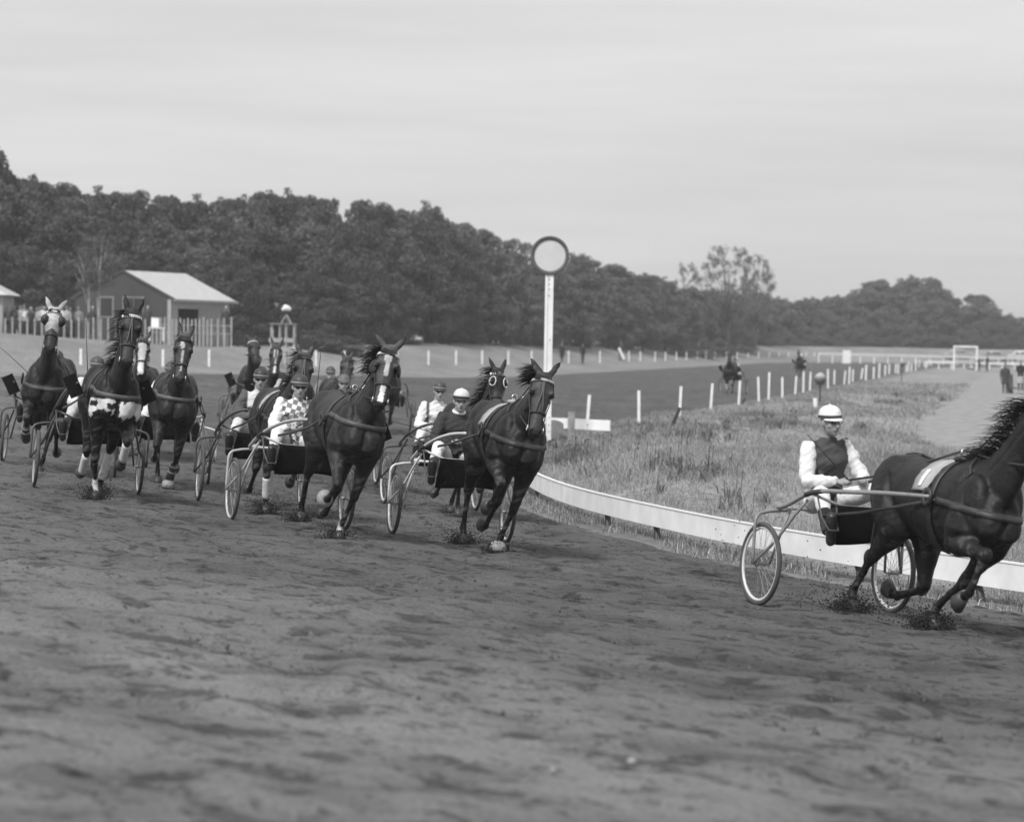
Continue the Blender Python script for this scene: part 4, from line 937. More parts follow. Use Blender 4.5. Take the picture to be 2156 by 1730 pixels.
# ------------------------------------------------------------------ the teams: axle centre seen at pixel (u, v), heading theta (0 = straight at the camera, + = to its left)
def frame(p, theta):
    f = Vector((math.sin(R(theta)), -math.cos(R(theta)), 0)); n = gnormal(p.x, p.y)
    # ignore small bumps: use the banked plane of the track
    d, i = sdist(p.x, p.y); i = int(i[0]); q = Vector((-_tan[i, 1], _tan[i, 0], 0)); sl = (bankz(np.array([d[0] + .5]))[0] - bankz(np.array([d[0] - .5]))[0]) * (1 - .8 * float(sstep(85, 175, INNER[i, 1])))
    n = (Vector((0, 0, 1)) - q * sl).normalized(); f = (f - n * f.dot(n)).normalized(); r = f.cross(n)
    m = Matrix((r, f, n)).transposed().to_4x4(); m.translation = p; return m
A_ = ('F_fold', 'F_support', 'H_support', 'H_swing'); A2 = ('F_lift', 'F_support', 'H_push', 'H_swing'); A3 = ('F_fold', 'F_reach', 'H_push', 'H_swing')
B_ = ('F_support', 'F_fold', 'H_swing', 'H_support'); B2 = ('F_support', 'F_lift', 'H_lift', 'H_push')
DIRT = []
def team(u, v, theta, horse, sulky, driver, gap=1.72, scale=1.0, reins=True, curl=0.0):
    g = hit(u, v); M0 = frame(g, theta)
    so_ = make_sulky(mw=M0, **sulky) if sulky else None
    do_, hands = make_driver(mw=M0, **driver) if driver else (None, None)
    th2 = theta + curl
    f = M0.to_3x3() @ Vector((0, 1, 0)); hp = g + f * gap; Mh = frame(hp, th2)
    hp2 = Vector((hp.x, hp.y, float(bankz(sdist(hp.x, hp.y)[0])[0]) * (1 - .8 * float(sstep(85, 175, hp.y))))) ; Mh.translation = hp2
    ho, bit, legs, bvh = make_horse(mw=Mh @ Matrix.Scale(scale, 4), **horse)
    MW = ho.matrix_world.copy()
    if reins and driver:
        inv = MW.inverted()
        for s in (1, -1):
            h = inv @ (M0 @ hands[s]); t = Vector((s * .05, .25, 1.60)); b = bit[s]; r_ = MB()
            r_.tube([b, lerp(b, t, .5) + Vector((s * .02, 0, -.03)), t, lerp(t, h, .35) + Vector((0, 0, -.02)), lerp(t, h, .7) + Vector((0, 0, -.03)), h], .0085, 5, flat=(.6, 1.2)); r_.build('rein', mat('rein_leather', .03, .5), ho)
    for k, key in enumerate(('RF', 'LF', 'RH', 'LH')):
        if horse['legs'][k] in ('F_support', 'H_support', 'H_push', 'F_reach', 'F_back', 'F_far', 'H_far'):
            q = MW @ (legs[key][3] + Vector((0, .02, -.075))); DIRT.append((q, f))
    return dict(g=g, M0=M0, hands={s: M0 @ hands[s] for s in (1, -1)} if driver else None, horse=ho, driver=do_, D=g.dot(_fw) if False else (g - CAM).dot(_fw))
TE = {}
TE['front'] = team(1735, 1283, 23,
    dict(label='dark bay horse wearing number 1, foremost at the right edge', poll=(0, 1.12, 1.95), face=34, legs=('F_high', 'F_far', 'H_far', 'H_tuck'), coat=.022, number='1', mane=(.35, .45), socks=(), voxel=.0135, lean=-5),
    dict(label='grey tubular sulky drawn by the number 1 horse at right', tube=.22, rim=.62, flaps=(), rise=1.06),
    dict(roll=6.5, label='driver in white cap and dark waistcoat with white sleeves at right', jacket=.07, sleeve=.68, trousers=.72, cap=.75, glasses=True, headyaw=6, size=1.09, scarf=False, skin=.30), scale=1.05, gap=1.64)
TE['lead'] = team(945, 1135, 13,
    dict(label='dark bay horse beside the winning post with head low and ears out', poll=(.02, 1.18, 1.79), face=16, yaw=-6, legs=A_, coat=.024, mane_top=.72, mane=(.55, .7), brow=.35, bell=('LF',), ears=(40, -28), lean=-7, check=True, number='', sheep=True),
    dict(label='pale sulky drawn by the horse beside the winning post', tube=.62, rim=.7, flaps=()),
    dict(label='driver in dark jacket, white neckcloth and pale cap nearest the winning post', jacket=.045, trousers=.7, cap=.62, visor=.05, scarf=True, headyaw=-8, skin=.36), scale=1.06)
TE['hood'] = team(904, 1068, 13.5,
    dict(label='horse in black hood with white eye rings behind the leading pair', poll=(0, 1.14, 1.98), face=22, legs=B_, coat=.022, mane=(.6, .3), hood=.02, brow='stripe', voxel=.017, lean=-4, ears=(32, -12)),
    dict(label='dark sulky behind the hooded horse, partly hidden', tube=.06, rim=.6, flaps=(), lod=1),
    dict(label='driver in white jacket with dark shoulder stripes and dark cap', jacket=.68, stripe=.12, cap=.06, trousers=.65, glasses=True, headyaw=-6, lod=0, size=1.1))
TE['blaze'] = team(605, 1107, 17,
    dict(label='chestnut horse with white star and snip at the head of the pack', poll=(0, 1.14, 1.97), face=18, yaw=-11, bz=.08, legs=A2, coat=.032, mane_top=.6, points=.5, marks=('star_snip',), brow=.55, bell=('RF',), blinker=True, socks=(('LF', .05),), ears=(48, -30), lean=-7, mane=(.5, .2), sheep=False, voxel=.0145, breast=.07),
    dict(label='light grey sulky drawn by the horse with the white star', tube=.42, rim=.5, flaps=(-1,)),
    dict(label='driver in checked white jacket with large goggles', checks=True, trousers=.68, cap=.05, goggles=.03, headyaw=-4, skin=.32, jacket=.7), scale=1.03)
TE['inside'] = team(525, 1063, 12,
    dict(label='dark horse with pricked ears just behind the goggled driver', poll=(0, 1.14, 1.93), face=24, legs=B_, coat=.030, mane=(.3, .4), check=True, brow=.05, bandage=('RF', 'LH'), number='', voxel=.017, lean=-4, ears=(16, -20)),
    dict(label='dark sulky behind the checked jacket, its left wheel showing', tube=.07, rim=.5, flaps=(), lod=0),
    dict(label='driver in dark sleeves, pale yoke and sunglasses', jacket=.10, yoke=.6, cap=.04, goggles=.02, trousers=.6, headyaw=-6, size=1.05))
TE['grey'] = team(705, 1013, 12,
    dict(label='dark horse whose ears rise behind the starred head', poll=(0, 1.14, 1.95), face=30, legs=A_, coat=.025, voxel=.02, lod=1, lean=-3),
    dict(label='sulky mostly hidden behind the horse with the star', tube=.2, lod=1, flaps=(), apron=True),
    dict(label='driver in grey jacket and grey cap with goggles in mid pack', jacket=.14, cap=.12, goggles=.04, trousers=.5, lod=1, headyaw=-4))
TE['glasses'] = team(597, 965, 9,
    dict(label='horse hidden behind the pricked-eared horse in mid pack', poll=(0, 1.14, 1.85), face=30, legs=B_, coat=.025, voxel=.022, lod=1),
    dict(label='sulky hidden behind the sunglasses driver', tube=.2, lod=1, flaps=()),
    dict(label='bespectacled driver in pale jacket and dark banded cap further back', jacket=.42, cap=.05, visor=.25, glasses=True, trousers=.5, lod=1))
TE['mane'] = team(680, 962, 9,
    dict(label='dark horse with wind-blown mane left of the starred head', poll=(0, 1.14, 1.90), face=26, legs=A_, coat=.028, voxel=.02, lod=0, mane=(-.7, .3), check=True, brow=.06),
    dict(label='sulky hidden in mid pack behind the grey-capped driver', tube=.2, lod=1, flaps=()),
    dict(label='driver hidden behind the grey-capped driver', jacket=.2, cap=.07, trousers=.5, lod=1))
TE['pair_r'] = team(562, 940, 5,
    dict(label='right one of two horses side by side at the back, thin blaze', poll=(0, 1.14, 1.98), face=24, legs=B_, coat=.026, marks=('star', 'blaze'), voxel=.02, lod=1, check=True, brow=.06),
    dict(label='sulky at the back behind the thin-blazed horse', tube=.15, lod=1, flaps=(1,)),
    dict(label='driver at the back behind the thin-blazed horse', jacket=.3, cap=.06, trousers=.5, lod=1))
TE['pair_l'] = team(528, 918, 3,
    dict(label='left one of two horses side by side at the back, head turned, white browband', poll=(.02, 1.12, 2.02), face=40, yaw=22, legs=A_, coat=.026, voxel=.02, lod=1, brow=.6),
    dict(label='sulky at the very back of the pack', tube=.15, lod=1, flaps=(1,)),
    dict(label='driver at the very back of the pack', jacket=.25, cap=.05, trousers=.5, lod=1))
TE['far_white'] = team(806, 905, 3,
    dict(label='horse hidden behind the starred head, rearmost on the right', poll=(0, 1.16, 1.72), face=30, legs=A_, coat=.026, voxel=.024, lod=1),
    dict(label='sulky of which one white-rimmed wheel shows right of the starred head', tube=.12, rim=.7, lod=1, flaps=()),
    dict(label='driver whose pale sleeve and white trousers show beside the starred head', jacket=.5, cap=.06, trousers=.7, lod=1, size=.95))
TE['lather'] = team(181, 1033, 13,
    dict(label='black horse with white lather across its chest', poll=(0, 1.06, 2.10), face=16, yaw=-2, bz=.07, legs=B_, coat=.014, marks=('foam', 'pale_nose'), check=True, brow='stripe', bandage=('LF', 'RH', 'LH'), boots=(), socks=(('RF', .30),), lean=-3, mane=(.8, .2), voxel=.0145, ears=(18, -18), breast=.08),
    dict(label='dark sulky drawn by the horse with the lathered chest', tube=.08, rim=.45, rise=1.36),
    dict(label='driver with pale sleeve hidden behind the lathered horse', jacket=.6, cap=.07, trousers=.5, lod=1), scale=1.07)
TE['stars'] = team(339, 1014, 7.5,
    dict(label='dark horse with star and thin stripe, third from the left', poll=(0, 1.12, 1.98), face=18, bz=.08, legs=('F_lift', 'F_support', 'H_support', 'H_swing'), coat=.027, marks=('star',), bell=('LF',), boots=('LF',), lean=-3, brow=.05, voxel=.0155, mane=(.2, .2), ears=(14, -14), breast=.09),
    dict(label='white sulky drawn by the starred horse third from the left', tube=.65, rim=.65, lod=0, flaps=(1,)),
    dict(label='driver in white jacket behind the third horse from the left', jacket=.7, cap=.07, trousers=.65, lod=1), scale=1.04)
TE['mask'] = team(100, 981, 4.5,
    dict(label='horse in pale hood with black blinker cups at the far left', poll=(-.02, 1.08, 2.10), face=30, yaw=6, legs=A_, coat=.020, hood=.42, blinker=True, brow='stripe', lean=-3, voxel=.0155, boots=('RF',), ears=(26, -30), mane=(.0, .2), breast=.06),
    dict(label='dark sulky cut by the left edge of the photo', tube=.06, rim=.5, lod=0, flaps=(1,)),
    dict(label='driver hidden behind the pale-hooded horse', jacket=.08, cap=.05, trousers=.2, lod=1), scale=1.08)
TE['bald'] = team(287, 952, 5,
    dict(label='horse with broad white blaze peering between the two left horses', poll=(0, 1.12, 1.95), face=22, yaw=10, legs=B_, coat=.030, marks=('wide_blaze',), voxel=.019, lod=1, brow=.05, lean=-2),
    dict(label='sulky hidden between the left horses', tube=.3, lod=1, flaps=()),
    dict(label='driver with white sleeve behind the broad-blazed horse', jacket=.68, cap=.1, trousers=.6, lod=1))
TE['far1'] = team(1543, 827, -10,
    dict(label='distant dark horse coming down the straight, the nearer one', poll=(0, 1.10, 2.02), face=24, legs=B_, coat=.022, bandage=('RF', 'LF', 'RH'), voxel=.028, lod=2, brow=.1, mane=(0, .2), group='distant horses on the back straight'),
    dict(label='sulky of the nearer distant trotter', tube=.15, lod=2, flaps=(1, -1), group='distant sulkies on the back straight'),
    dict(label='driver in pale jacket behind the nearer distant horse', jacket=.45, cap=.05, trousers=.5, lod=2, group='distant drivers on the back straight'))
TE['far2'] = team(1686, 794, -10,
    dict(label='distant dark horse coming down the straight, the farther one', poll=(0, 1.10, 1.98), face=24, legs=A_, coat=.022, voxel=.03, lod=2, brow=.5, mane=(0, .2), group='distant horses on the back straight'),
    dict(label='sulky of the farther distant trotter', tube=.4, lod=2, flaps=(1, -1), group='distant sulkies on the back straight'),
    dict(label='driver in white cap behind the farther distant horse', jacket=.3, cap=.7, trousers=.6, lod=2, group='distant drivers on the back straight'))
# whips
def whip_to(key, s, u, v, label, dD=0, bend=.1):
    h = TE[key]['hands'][s]; D = (h - CAM).dot(_fw) + dD; make_whip(label, h, at(u, v, D), bend)
whip_to('blaze', -1, 677, 738, 'long dark whip held up by the driver in the checked jacket', bend=-.10)
whip_to('lead', 1, 829, 878, 'dark whip held out sideways by the driver in the dark jacket', bend=.12)
whip_to('lather', 1, 181, 674, 'upright dark whip between the two leftmost horses', bend=.04)
whip_to('mask', 1, -6, 716, 'drooping whip at the left edge of the photo', bend=.12)
whip_to('front', 1, 1700, 915, 'short whip held by the white-capped driver', bend=.0)
# ------------------------------------------------------------------ posts along the course
def z2(x, y): return (2700 + x / 1.544) / 1.9, (1000 + y / 1.544) / 1.9      # enlarged view of the right background -> pixel units
def post(u0, v0, u1, v1, label, group, w=.075, m=None, name='fence_post', D=None):
    b = hit(u0, v0) if D is None else stand(u0, D); D_ = (b - CAM).dot(_fw); t = at(u1, v1, D_)
    d = t - b; mb = MB(); mb.bar(-d.normalized() * .15, d, w, w * .8, up=(0, -1, 0)); o = mb.build(name, m or WHITE, smooth=False); o.location = b; tag(o, label, 'post', group); return o
INP = [(1236, 897, 1241, 831), (1345, 893, 1345, 822), (1430.5, 876, 1434, 813), (1496, 864, 1500, 807), (1555, 852, 1558, 801)] + \
      [z2(a, b) + z2(c, d) for a, b, c, d in ((518, 935, 514, 783), (578, 925, 583, 755), (663, 918, 663, 785), (742, 890, 750, 778), (792, 880, 795, 750), (833, 865, 838, 752), (945, 855, 945, 735), (983, 830, 986, 740), (1045, 825, 1053, 745), (1075, 828, 1080, 720), (1098, 812, 1100, 737), (1150, 797, 1160, 730), (1178, 802, 1182, 710), (1226, 795, 1229, 722), (1260, 790, 1264, 700), (1297, 775, 1300, 712), (1322, 765, 1325, 705), (1362, 760, 1365, 703), (1378, 762, 1382, 700), (1428, 755, 1430, 710), (1441, 750, 1444, 688), (1460, 750, 1462, 700), (1486, 745, 1489, 678), (1508, 725, 1510, 680), (1540, 720, 1542, 685), (1560, 718, 1562, 688), (1582, 715, 1584, 678))]
_U = ['first', 'second', 'third', 'fourth', 'fifth', 'sixth', 'seventh', 'eighth', 'ninth', 'tenth', 'eleventh', 'twelfth', 'thirteenth', 'fourteenth', 'fifteenth', 'sixteenth', 'seventeenth', 'eighteenth', 'nineteenth']
def ordn(k):
    if k < 19: return _U[k]
    k += 1; t, u = divmod(k, 10); T = {2: 'twent', 3: 'thirt', 4: 'fort', 5: 'fift'}[t]
    return T + 'ieth' if u == 0 else T + 'y-' + _U[u - 1]
for k, q in enumerate(INP):
    lab = '%s white post from the winning post along the infield edge' % ordn(k)
    post(*q, lab, 'white posts along the inner edge of the straight', w=.085 if k < 16 else .11)
for (a, b, c, d), lab in (((1415.5, 897, 1432, 858), 'dark stake leaning against the third white infield post'), ((1560.5, 852, 1569, 838), 'short dark stake leaning beside the fifth white infield post')):
    post(a, b, c, d, lab, None, .09, mat('stake_dark', .04, .8), 'stake')
OUTP = [(170, 768), (252, 769), (343, 771), (440, 772), (530, 772), (600, 771), (665, 771), (725, 771), (782, 770), (836, 770), (902, 769), (960, 768), (1015, 767), (1070, 767), (1119, 766), (1160, 765.5), (1197, 765), (1263, 764), (1324, 762), (1348, 761.5), (1379, 760.5), (1401, 760), (1424, 759), (1445, 758), (1468, 757), (1486, 756.5), (1505, 756), (1530, 755.5), (1552, 755), (1575, 754.5), (1597, 754), (1620, 753.5), (1640, 753), (1660, 752.5), (1680, 752), (1697, 751.5), (1715, 751)]
for u, v in OUTP:
    h = float(np.interp(u, [170, 440, 900, 1263, 1468, 1715], [34, 36, 31, 26, 16, 9]))
    lab = '%s post from the left in the white row beyond the track' % ordn(OUTP.index((u, v)))
    post(u, v, u + .3, v - h, lab, 'white posts beyond the outer edge of the track', .10)

# ------------------------------------------------------------------ trees
def leaf_cloud(rng, lumps, n, size, flat=.75, lo=.55):
    """diamond leaf clumps on the shells of lumps (cx, cy, cz, r)"""
    L = np.array(lumps); w = L[:, 3] ** 2; k = rng.choice(len(L), n, p=w / w.sum())
    d = rng.normal(size=(n, 3)); d[:, 2] += .25; d /= np.linalg.norm(d, axis=1)[:, None]
    rad = L[k, 3] * (lo + (1.05 - lo) * rng.random(n) ** .6); C = L[k, :3] + d * rad[:, None] * np.array([1, 1, flat])
    nn = d + rng.normal(size=(n, 3)) * .75; nn /= np.linalg.norm(nn, axis=1)[:, None]
    a = np.cross(nn, rng.normal(size=(n, 3))); a /= np.linalg.norm(a, axis=1)[:, None]; b = np.cross(nn, a)
    s = size * (.5 + rng.random(n))[:, None]; a = a * s; b = b * s * (.45 + .4 * rng.random(n))[:, None]
    V = np.stack([C - a, C - b * .9 + a * .1, C + a, C + b], 1).reshape(-1, 3); F_ = np.arange(n * 4).reshape(-1, 4)
    return V, F_
def tree_meshes(seed, kind):
    """unit tree 10 m tall: returns trunk mesh, crown mesh"""
    rng = np.random.default_rng(seed); R_ = random.Random(seed); tr = MB(); lumps = []
    hw = {'round': 3.0, 'tall': 2.3, 'bush': 3.4, 'feather': 3.6, 'birch': 1.6}[kind]; z0 = {'round': 1.6, 'tall': 2.2, 'bush': .5, 'feather': 3.6, 'birch': 5.4}[kind]
    th = {'round': 9.0, 'tall': 9.5, 'bush': 7, 'feather': 9, 'birch': 9.5}[kind]
    tr.tube([(0, 0, -.3), (.05, 0, 1.5), (R_.uniform(-.2, .2), R_.uniform(-.2, .2), 4), (R_.uniform(-.4, .4), R_.uniform(-.3, .3), th * .8)], [.26, .20, .14, .04] if kind != 'birch' else [.12, .10, .08, .03], 8)
    nl = {'round': 60, 'tall': 52, 'bush': 50, 'feather': 150, 'birch': 34}[kind]
    for k in range(nl):
        t = R_.random(); z = lerp(z0, 9.6, t); a = R_.uniform(0, 2 * math.pi)
        if kind == 'feather': prof = .35 + .65 * math.sin(math.pi * min(1, t * .8 + .15))
        elif kind == 'tall': prof = (1 - t) ** .55 * .9 + .18
        else: prof = math.sin(math.pi * (.18 + .80 * t)) ** .6
        rr = hw * prof * math.sqrt(R_.uniform(.25, 1)); r = R_.uniform(.6, 1.2) * (1.15 - .45 * t) * (1 if kind != 'feather' else .62) * (1 if kind != 'birch' else .6)
        c = (math.cos(a) * rr, math.sin(a) * rr, min(z, 9.9 - r * .6)); lumps.append((*c, r))
        if k % 2 == 0 if kind not in ('feather', 'birch') else k % 6 == 0:
            zb = max(1.0, c[2] * .55 if kind != 'feather' else R_.uniform(1.8, 4)); tr.tube([(0, 0, zb), (c[0] * .5, c[1] * .5, lerp(zb, c[2], .6)), c], [.09, .055, .015] if kind not in ('feather', 'birch') else [.06, .035, .01], 5)
    # ragged shoots breaking the outline
    for k in range(26 if kind != 'birch' else 8):
        l = R_.choice(lumps); a = R_.uniform(0, 6.28); e = R_.uniform(.2, 1.2); d = Vector((math.cos(a) * math.cos(e), math.sin(a) * math.cos(e), math.sin(e)))
        p = Vector(l[:3]) + d * l[3] * 1.05; lumps.append((*p, R_.uniform(.22, .42)))
    n = {'round': 15000, 'tall': 13000, 'bush': 12000, 'feather': 7000, 'birch': 2600}[kind]
    V, F_ = leaf_cloud(rng, lumps, n, .115 if kind not in ('feather', 'birch') else .085, lo=.55 if kind not in ('feather', 'birch') else .05)
    return tr.mesh('trunk'), arr_mesh('crown', V, F_, False)
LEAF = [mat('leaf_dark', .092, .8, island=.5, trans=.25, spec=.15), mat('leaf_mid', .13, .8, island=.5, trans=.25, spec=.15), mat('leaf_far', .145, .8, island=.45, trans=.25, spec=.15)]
BARK = mat('bark', .06, .9, .3, 4); BIRCH = mat('birch_bark', .38, .8, .4, 3)
TM = {}
def tree_proto(kind, var, leaf):
    key = (kind, var, leaf)
    if key not in TM:
        if (kind, var) not in TM: TM[(kind, var)] = tree_meshes(hash((len(kind), var)) % 1000 + var * 7 + len(kind), kind)
        a, b = TM[(kind, var)]
        if not b.materials: b.materials.append(LEAF[0])
        if not a.materials: a.materials.append(BIRCH if kind == 'birch' else BARK)
        TM[key] = (a, b)
    return TM[key]
def place_tree(x, y, z, H, wid, kind, var, leaf, label, group, rot=None, name='tree'):
    a, b = tree_proto(kind, var, leaf); e = empty(name); e.location = (x, y, z - .1); e.rotation_euler = (0, 0, random.uniform(0, 6.28) if rot is None else rot); s = H / 10
    e.scale = (s * wid, s * wid, s); tag(e, label, 'tree' if kind != 'bush' or H > 4.5 else 'shrub', group)
    for nm, m in (('trunk', a), ('crown', b)):
        o = bpy.data.objects.new(nm, m); COL.objects.link(o); o.parent = e
        if nm == 'crown': o.material_slots[0].link = 'OBJECT'; o.material_slots[0].material = LEAF[leaf]
    return e
PROF = np.array([(-120, 300), (0, 322), (15, 320), (45, 365), (80, 380), (110, 388), (150, 374), (175, 372), (200, 392), (235, 384), (270, 400), (330, 398), (380, 412), (425, 400), (480, 408), (520, 415), (560, 400), (600, 402), (640, 412), (700, 414), (740, 424), (780, 418), (830, 428), (870, 422), (915, 424), (935, 432), (960, 456), (1010, 472), (1060, 490), (1100, 494), (1140, 530), (1200, 533), (1240, 532), (1275, 538), (1305, 562), (1345, 574), (1380, 574), (1420, 590), (1480, 604), (1540, 612), (1600, 618), (1640, 622), (1700, 626), (1740, 622), (1790, 612), (1830, 588), (1870, 578), (1910, 580), (1940, 574), (1975, 582), (1990, 640), (2005, 612), (2040, 606), (2062, 625), (2085, 655), (2120, 662), (2160, 662), (2300, 655)], float)
DTREE = lambda u: float(np.interp(u, [-120, 0, 500, 900, 1100, 1300, 1450, 1600, 1700, 2300], [185, 190, 200, 225, 255, 300, 345, 395, 425, 440]))
def where(u):
    return ('at the left edge' if u < 110 else 'behind the gabled shed' if u < 460 else 'behind the filming platform' if u < 760 else 'just left of the winning post' if u < 1130 else 'just right of the winning post' if u < 1420 else 'behind the distant trotters' if u < 1760 else 'behind the goal frame at right')
rt = random.Random(3); TREES = []
def trow(u0, u1, step, hf, dD, kinds, rowname, jit=.0, vari=.06):
    u = u0
    while u < u1:
        uu = u + rt.uniform(-.3, .3) * step(u); D = DTREE(uu) + dD + rt.uniform(-2, 2); g = stand(uu, D); vt = float(np.interp(uu, PROF[:, 0], PROF[:, 1])); Ht = at(uu, vt, D).z - g.z
        H = max(2.5, Ht * (hf if hf == 1 else rt.uniform(*hf)) * (1 + rt.uniform(-vari, vari * .3)))
        kind = rt.choice(kinds); px = F / D; wpx = step(uu) * 2.1 / px; hwm = {'round': 3.0, 'tall': 2.3, 'bush': 3.4}[kind]
        wid = min(1.6, max(.75, wpx / (2 * hwm * H / 10)))
        leaf = 0 if uu < 1000 else (1 if uu < 1450 else 2)  # paler leaves on the farther trees: distance haze put into the colour
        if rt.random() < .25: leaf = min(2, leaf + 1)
        TREES.append((uu, rowname, place_tree(g.x, g.y, g.z, H, wid, kind, rt.randrange(5), leaf, 'leafy tree of the wood', 'wood %s' % where(uu))))
        u += step(u)
sp = lambda u: float(np.interp(u, [0, 900, 1300, 1700, 2300], [74, 66, 56, 50, 52]))
trow(-90, 2260, sp, 1, 12, ['round', 'tall', 'round'], 'tall skyline')
trow(-110, 2260, lambda u: sp(u) * .8, (.93, 1.0), 9, ['round', 'round', 'tall'], 'upper', vari=.03)
trow(-60, 2260, lambda u: sp(u) * 1.05, (.74, .9), 5, ['round', 'round', 'tall'], 'middle')
trow(-80, 2260, lambda u: sp(u) * 1.0, (.42, .68), -1, ['round', 'bush'], 'lower front')
trow(460, 2260, lambda u: sp(u) * .95, (.22, .4), -3, ['bush'], 'low bushy')
_cnt = {}
for uu, rn_, e in sorted(TREES, key=lambda q: q[0]):
    w_ = where(uu); k_ = _cnt.get((rn_, w_), 0); _cnt[(rn_, w_)] = k_ + 1
    e['label'] = '%s %s tree from the left, wood %s' % (ordn(k_), rn_, w_)
# the feathery tall trees above the distant trotters, birches by the shed
g = stand(1530, 360); place_tree(g.x, g.y, g.z, at(1540, 510, 360).z - g.z, .82, 'feather', 1, 2, 'tall feathery open-crowned tree rising above the distant trotters', None)
g = stand(1588, 372); place_tree(g.x, g.y, g.z, at(1590, 528, 372).z - g.z, .55, 'feather', 2, 2, 'slimmer feathery tree touching the tall open-crowned one', None)
g = stand(1442, 372); place_tree(g.x, g.y, g.z, at(1442, 548, 372).z - g.z, .5, 'feather', 3, 2, 'small thin-leaved tree on the skyline left of the tall feathery tree', None)
for u, vt, lab in ((184, 490, 'slender pale birch left of the shed, the shorter one'), (206, 478, 'slender pale birch leaning at the left end of the shed')):
    D = 166; g = stand(u, D); e = place_tree(g.x, g.y, g.z, at(u, vt, D).z - g.z, .9, 'birch', 1 if u < 190 else 2, 1, lab, None); e.rotation_euler.y = R(3 if u > 190 else 1)
def shrub(u, v, w, h, leaf, label, group=None, D=None):
    g = hit(u, v) if D is None else stand(u, D); D = (g - CAM).dot(_fw); H = h * D / F; a, b = tree_proto('bush', rt.randrange(3), leaf); e = empty('shrub'); e.location = (g.x, g.y, g.z - .1); sx = w * D / F / 6.8; e.scale = (sx, sx, H / 9.6); e.rotation_euler = (0, 0, rt.uniform(0, 6)); tag(e, label, 'shrub', group)
    for nm, m in (('trunk', a), ('crown', b)):
        o = bpy.data.objects.new(nm, m); COL.objects.link(o); o.parent = e
        if nm == 'crown': o.material_slots[0].link = 'OBJECT'; o.material_slots[0].material = LEAF[leaf]
for u, v, w, h, lf in ((665, 722, 90, 44, 1), (720, 724, 90, 40, 1), (690, 728, 120, 30, 2), (760, 728, 70, 24, 1), (640, 715, 40, 28, 0), (520, 712, 46, 26, 0), (800, 730, 60, 18, 2)):
    shrub(u, v, w, h, lf, '%s dune shrub right of the filming platform' % {665: 'tall leftmost', 720: 'broad middle', 690: 'low wide front', 760: 'small right-hand', 640: 'dark little', 800: 'lowest rightmost'}[u] if u > 600 else 'dark shrub between shed and filming platform', 'dune shrubs by the platform', D=178 + (u - 640) * .05)
for k in range(26):
    u = 1420 + k * 29 + rt.uniform(-9, 9); shrub(u, 0, rt.uniform(40, 80), rt.uniform(14, 36), rt.choice((1, 2, 2)), '%s pale low shrub from the left along the far trees' % ordn(k), 'shrubs along the far trees', D=DTREE(u) - 16)
def infield_plant(u, v, w, h, label):
    shrub(u, v, w, h, 1, label, 'weeds in the infield grass')

